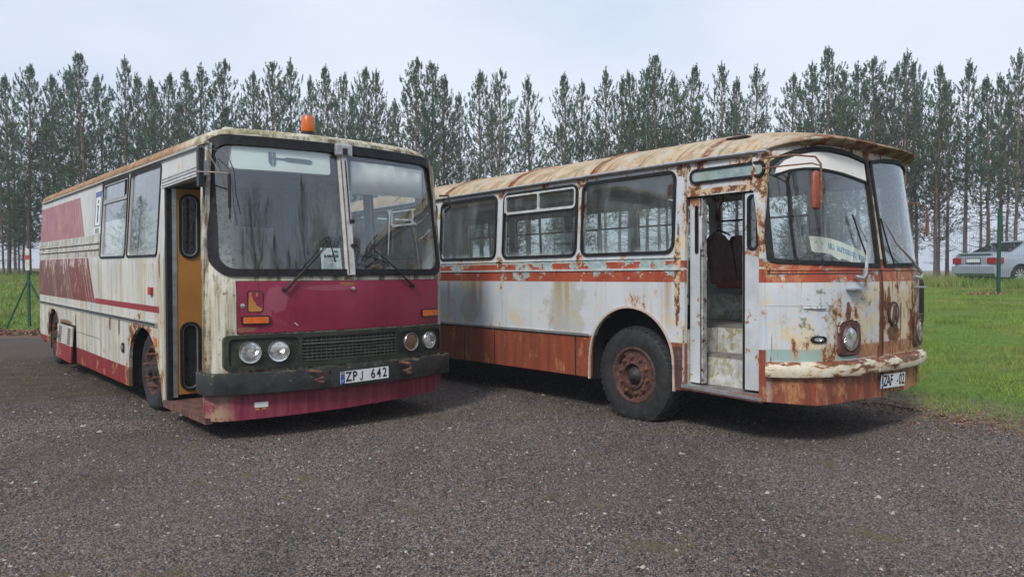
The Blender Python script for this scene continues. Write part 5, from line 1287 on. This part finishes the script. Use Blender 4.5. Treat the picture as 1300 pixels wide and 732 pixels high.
# ================================================================== fence, car
def build_misc():
    p = empty('fence_post', (-11.77, 18.3, 0)); tag(p, 'green braced fence post with a red and white marker, left of the left bus', 'fence post')
    b = MB(); b.bbox(-.028,.028,-.028,.028,0,1.57,.006); b.go('post','fence_green',p)
    for dx, zt in ((-.60,1.30),(.62,1.30)):
        tubes('brace','fence_green',p,[([(0,0,zt),(dx,0,0)],.021)])
    mk = MB(); mk.bbox(-.05,.05,-.045,-.03,1.50,2.02,.004); mk = mk.go('marker_board','cream',p); MB().box(-.0505,.0505,-.0475,-.0455,1.76,1.87).go('red_band','marker_red',mk)
    x0, y0 = 12.95, 20.0; z0 = height(x0, y0)
    f = empty('fence', (x0, y0, z0)); tag(f, 'green wire fence with one tall square post in front of the silver car', 'fence')
    b = MB(); b.bbox(-.036,.036,-.036,.036,-.05,2.25,.006); b.bbox(-.042,.042,-.042,.042,2.25,2.28,.006); b.go('post','fence_green',f)
    b = MB()
    for i in range(48):
        x = -1.25+i*.055; b.tube([(x,-.04,height(x0+x,y0)-z0),(x,-.04,1.75)], .0022, 3, False)
    for j in range(8): b.tube([(-1.25,-.04,.1+j*.235),(1.4,-.04,.1+j*.235)], .0022, 3, False)
    b.go('wire_mesh','fence_green',f)
    # distant leaning boulders / soil heap
    # ---- car
    ax, ay = 15.45, 25.2; az = height(ax+1, ay)+.12
    car = empty('car', (ax, ay, az-.10), (0, 0, R(13))); car.scale = (1.05,1.05,1.05); tag(car, 'silver saloon car parked on the grass behind the wire fence', 'car')
    def hw(x, z):
        t = (x-2.25)/2.25; w = .865*(1-.13*abs(t)**5)
        if z > .92: w -= (z-.92)*.42
        if z < .5: w -= (.5-z)*.12
        return w
    prof = [(.10,.26),(.02,.40),(.0,.58),(.03,.62),(.045,.86),(.09,.96),(.16,.985),(.45,1.00),(.62,1.01),(1.35,1.345),(1.6,1.395),(2.05,1.42),(2.55,1.40),(2.85,1.35),(3.4,1.01),(4.2,.86),(4.42,.72),(4.48,.5),(4.42,.25)]
    wa1 = arc(3.62,.31,.36,.36,0,180,12); wa0 = arc(.95,.31,.36,.36,0,180,12)
    low = [(4.0,.22)]+wa1+[(1.32,.22)]+wa0+[(.58,.24)]
    poly = prof+low
    def sidef(sg): return lambda u, v, d: (u, sg*(hw(u, v)+d), v)
    for sg in (-1, 1):
        sheet('body_side', poly, [], sidef(sg), 0, -.02, 'car_silver', car, .12, smooth=40)
        gl = [(1.12,1.0),(1.60,1.30),(2.0,1.345),(2.55,1.33),(2.75,1.28),(3.12,1.0)]
        q = sheet('side_window', gl, [], sidef(sg), .004, -.002, 'glass_car_dark', car, .12)
        sheet('door_pillar', [(1.95,1.0),(2.03,1.0),(2.06,1.34),(2.0,1.34)], [], sidef(sg), .008, .0, 'black', q)
        sheet('side_strip', [(1.35,.58),(3.2,.58),(3.2,.62),(1.35,.62)], [], sidef(sg), .010, .0, 'car_silver', car, .2)
        for s0 in (1.18, 2.08, 3.1): sheet('door_gap', [(s0,.32),(s0+.008,.32),(s0+.008,.98),(s0,.98)], [], sidef(sg), .002, .0, 'black', car)
    v = []; ff = []
    K = 8
    for (x, z) in prof:
        for k in range(K+1):
            t = -1+2*k/K; w = hw(x, z); v.append((x+ (0 if 5 < z else .05*abs(t)**6*(1 if x < 2.2 else -1)), t*w, z+.02*(1-t*t)))
    for i in range(len(prof)-1):
        for k in range(K): ff.append((i*(K+1)+k, i*(K+1)+k+1, (i+1)*(K+1)+k+1, (i+1)*(K+1)+k))
    link('body', v, ff, 'car_silver', car, 30)
    MB().box(.3,4.3,-.7,.7,.2,.55).go('underbody','car_dark',car)
    rg_ = [(.70,-.70,1.045),(.70,.70,1.045),(1.30,.58,1.33),(1.30,-.58,1.33)]
    gv = [(x-.02, y, z+.030) for x, y, z in rg_]+[(x-.0, y, z+.012) for x, y, z in rg_]
    link('rear_window', gv, [(0,1,2,3),(4,7,6,5),(0,4,5,1),(1,5,6,2),(2,6,7,3),(3,7,4,0)], 'glass_car_dark', car)
    for sg in (-1, 1):
        q = MB(); y0_, y1_ = sorted((sg*.50, sg*.845)); q.bbox(.015,.10,y0_,y1_,.66,.86,.02); y0_, y1_ = sorted((sg*.83, sg*.868)); q.bbox(.06,.30,y0_,y1_,.68,.86,.015); q.go('tail_light','car_lamp',car)
        for xw in (.95, 3.62):
            w = bpy.data.objects.new('wheel', None); C.objects.link(w); w.parent = car
            MB().lathe((xw,sg*.83,.31),[(-.0*sg,.20),(.005*sg,.27),(-.03*sg,.31),(-.18*sg,.31),(-.2*sg,.2)],'y',28).go('tyre','tyre',w,True)
            a = MB(); a.lathe((xw,sg*.83,.31),[(.0,.205),(-.02*sg,.19),(-.04*sg,.17)],'y',28); a.lathe((xw,sg*.82,.31),[(.0,.045),(.005*sg,.03),(.006*sg,.001)],'y',16)
            for k in range(10):
                t = 2*math.pi*k/10; c, s = math.cos(t), math.sin(t); d_ = .020
                a.add([(xw+c*.03-s*d_*.6,sg*.825,.31+s*.03+c*d_*.6),(xw+c*.03+s*d_*.6,sg*.825,.31+s*.03-c*d_*.6),(xw+c*.195+s*d_*1.4,sg*.83,.31+s*.195-c*d_*1.4),(xw+c*.195-s*d_*1.4,sg*.83,.31+s*.195+c*d_*1.4)],[(0,1,2,3)])
            a.go('rim','alloy',w); MB().lathe((xw,sg*.80,.31),[(0,.19),(0,.001)],'y',20).go('brake','car_dark',w)
    MB().bbox(-.03,.03,-.84,.84,.34,.60,.02).go('rear_bumper','car_silver',car)
    MB().bbox(.02,.15,-.62,.62,.965,1.015,.015).go('boot_spoiler','car_silver',car)
    q = MB(); q.bbox(.005,.03,-.27,.27,.70,.83,.006); q = q.go('number_plate','plate_white',car); MB().box(.0,.004,-.26,.26,.705,.712).go('plate_frame','black',q)
    fr_ = MB(); fr_.box(.0,.012,-.285,.285,.828,.845); fr_.box(.0,.012,-.285,.285,.685,.70); fr_.box(.0,.012,-.285,-.27,.685,.845); fr_.box(.0,.012,.27,.285,.685,.845); fr_.go('plate_frame','black',car)
# ================================================================== assemble
mats()
simple('grille_bar', (.045,.047,.04), .6, 0, .4, 20); simple('ik_back', (.018,.020,.014), .7, 0, .5, 9, (.05,.05,.03), (.55,.65)); simple('bracket_grey', (.16,.15,.14), .5, .4, .3, 20); simple('lip_paint', (.50,.40,.33), .6, 0, .12, 9, (.25,.13,.08), (.6,.68)); simple('lamp_rim', (.14,.10,.075), .5, .2, .3, 14)
simple('lamp_brown', (.22,.13,.09), .2, .3, .3, 9)
t = Tree('frosted painted pane'); k = t.mix(t.noise(9,6,.65).ss(.4,.6), (.20,.27,.27), (.30,.37,.36)); k = t.mix(t.noise(5,5,.6,(2,1,.6)).ss(.56,.66)*.7, k, (.34,.34,.18)); M['frost'] = t.bsdf(k, .3, 0, t.noise(30,4), .004)
mat_glass('glass_dark', .45, .05, (.10,.11,.12), (.09,.09,.10), (3,3,3)); mat_glass('glass_car_dark', .04, .08, (.22,.25,.26))
build_land(); build_stones(); build_grass(); build_trees(); build_misc()
B1, f1, S1 = bus_left()
B2, f2, S2, fr2, nrm2 = bus_right()
# paper in the left windscreen: lies inside the bus, a thing of its own
def world(bus, p):
    a = bus.rotation_euler; m = Matrix.Translation(bus.location) @ a.to_matrix().to_4x4(); return m @ Vector(p)
def inside_thing(bus, name):
    e = empty(name, tuple(bus.location), tuple(bus.rotation_euler)); return e
nt = inside_thing(B1, 'notice_sheet'); tag(nt, 'printed information sheet standing behind the windscreen of the magenta fronted bus', 'notice')
pfn = lambda u, v, d: f1(u, v, d-.035)
sheet('paper', [(1.0,1.472),(1.203,1.472),(1.196,1.712),(.993,1.712)], [], pfn, 0, -.002, 'paper', nt)
o = f1(1.10,1.635,-.033); text_mesh('heading', 'IKARUS 280', .038, 'txt_black', nt, o, (1,0,0), (0,.13,1), .78, bold=.0012)
for j, (a, b) in enumerate(((1.02,1.13),(1.02,1.185),(1.02,1.05),(1.02,1.12),(1.02,1.14),(1.02,1.185),(1.02,1.15),(1.02,1.07))):
    z = 1.605-j*.0165; sheet('text_line', [(a,z),(b,z),(b,z+.004),(a,z+.004)], [], pfn, .0015, .0005, 'txt_grey', nt)
sheet('paper_emblem', [(1.125,1.68),(1.14,1.69),(1.16,1.688),(1.175,1.678),(1.16,1.667),(1.135,1.668)], [], pfn, .0015, .0005, 'teal', nt)
bn = inside_thing(B2, 'banner'); tag(bn, 'torn cream paper banner with blue lettering behind the windscreen of the rusty bus', 'banner')
bfn = lambda u, v, d: f2(u, v, d-.045)
top = [(.30,1.790),(.40,1.785),(.55,1.765),(.70,1.735),(.85,1.700),(1.0,1.665),(1.12,1.64)]
bot = [(1.12,1.545),(1.06,1.54),(1.04,1.60),(.98,1.605),(.93,1.57),(.86,1.535),(.80,1.565),(.72,1.585),(.64,1.60),(.60,1.585),(.56,1.605),(.50,1.635),(.42,1.648),(.34,1.650),(.305,1.665)]
sheet('paper', bot[::-1]+top[::-1], [], bfn, 0, -.002, 'banner', bn, .05)
# blue lettering bent round the curve, letter by letter
txt = 'IKI AUTOBUSŲ STOTIES'; l = .475
adv = {' ':.022, 'I':.020}
for ch in txt:
    w = adv.get(ch, .036)
    if ch != ' ':
        lc = l+w/2; z = 1.715-(lc-.45)*.215; n = nrm2(lc, 1.7); a = Vector((0,0,1)).cross(n).normalized()
        text_mesh('letter', ch, .062, 'txt_blue', bn, tuple(Vector(bfn(lc, z, .003))), tuple(a+Vector((0,0,-.22))), (0,.14,1), .82, bold=.0025)
    l += w+.002

HAZE = .0016
# ------------------------------------------------------------------ camera
cd = bpy.data.cameras.new('camera'); cam = bpy.data.objects.new('camera', cd); C.objects.link(cam); scene.camera = cam
cd.sensor_width = 36; cd.sensor_fit = 'HORIZONTAL'; cd.lens = F_/1300*36; cd.clip_end = 3000; cd.clip_start = .05
cam.location = (0, 0, CAMH); cam.rotation_euler = (R(90)-PIT, 0, 0)

# ------------------------------------------------------------------ overcast sky
w = bpy.data.worlds.new('World'); scene.world = w; w.use_nodes = True; nt_ = w.node_tree; nt_.nodes.clear()
sky = nt_.nodes.new('ShaderNodeTexSky'); sky.sky_type = 'NISHITA'; sky.sun_disc = False
SE, SA = R(42), R(205)          # sun height; compass bearing measured from +y clockwise
sky.sun_elevation = SE; sky.sun_rotation = SA; sky.dust_density = 2.0
tc = nt_.nodes.new('ShaderNodeTexCoord'); mp = nt_.nodes.new('ShaderNodeMapping'); mp.inputs['Scale'].default_value = (1,1,2.6); nt_.links.new(tc.outputs['Generated'], mp.inputs[0])
nz = nt_.nodes.new('ShaderNodeTexNoise'); nz.inputs['Scale'].default_value = 1.5; nz.inputs['Detail'].default_value = 5; nz.inputs['Roughness'].default_value = .5; nt_.links.new(mp.outputs[0], nz.inputs['Vector'])
cr = nt_.nodes.new('ShaderNodeValToRGB'); cr.color_ramp.elements[0].position = .36; cr.color_ramp.elements[0].color = (3.5,4.15,5.3,1); cr.color_ramp.elements[1].position = .62; cr.color_ramp.elements[1].color = (5.15,5.45,6.05,1)
nt_.links.new(nz.outputs[0], cr.inputs[0])
mx = nt_.nodes.new('ShaderNodeMix'); mx.data_type = 'RGBA'; mx.inputs[0].default_value = .88; nt_.links.new(sky.outputs[0], mx.inputs[6]); nt_.links.new(cr.outputs[0], mx.inputs[7])
bg = nt_.nodes.new('ShaderNodeBackground'); bg.inputs[1].default_value = .10; nt_.links.new(mx.outputs[2], bg.inputs[0])
wo = nt_.nodes.new('ShaderNodeOutputWorld'); nt_.links.new(bg.outputs[0], wo.inputs[0])
sl = bpy.data.lights.new('sun', 'SUN'); sl.energy = 1.5; sl.angle = R(11); sl.color = (1,.96,.90); so = bpy.data.objects.new('sun', sl); C.objects.link(so)
sd_ = Vector((math.sin(SA)*math.cos(SE), math.cos(SA)*math.cos(SE), math.sin(SE))); so.rotation_euler = sd_.to_track_quat('Z', 'Y').to_euler()
scene.view_settings.view_transform = 'Standard'; scene.view_settings.look = 'None'; scene.view_settings.exposure = .8; scene.view_settings.gamma = 1
scene.render.engine = 'CYCLES'; scene.cycles.max_bounces = 8; scene.cycles.transparent_max_bounces = 16; scene.cycles.glossy_bounces = 3; scene.cycles.diffuse_bounces = 2

# ------------------------------------------------------------------ thin haze volume, added to lift the tone of the far pines
hz = MB(); hz.box(-830,830,-830,830,-1.0,19.0); hz = hz.go('haze', 'white'); hz.data.materials.clear()
hm = bpy.data.materials.new('added haze'); hm.use_nodes = True; hn = hm.node_tree; hn.nodes.clear(); ho_ = hn.nodes.new('ShaderNodeOutputMaterial'); hv = hn.nodes.new('ShaderNodeVolumePrincipled')
hv.inputs['Density'].default_value = HAZE; hv.inputs['Color'].default_value = (.88,.93,1,1); hn.links.new(hv.outputs[0], ho_.inputs['Volume']); hz.data.materials.append(hm); hz['kind'] = 'stuff'; hz['label'] = 'thin haze volume added to lighten the distant pines'
scene.cycles.volume_bounces = 0
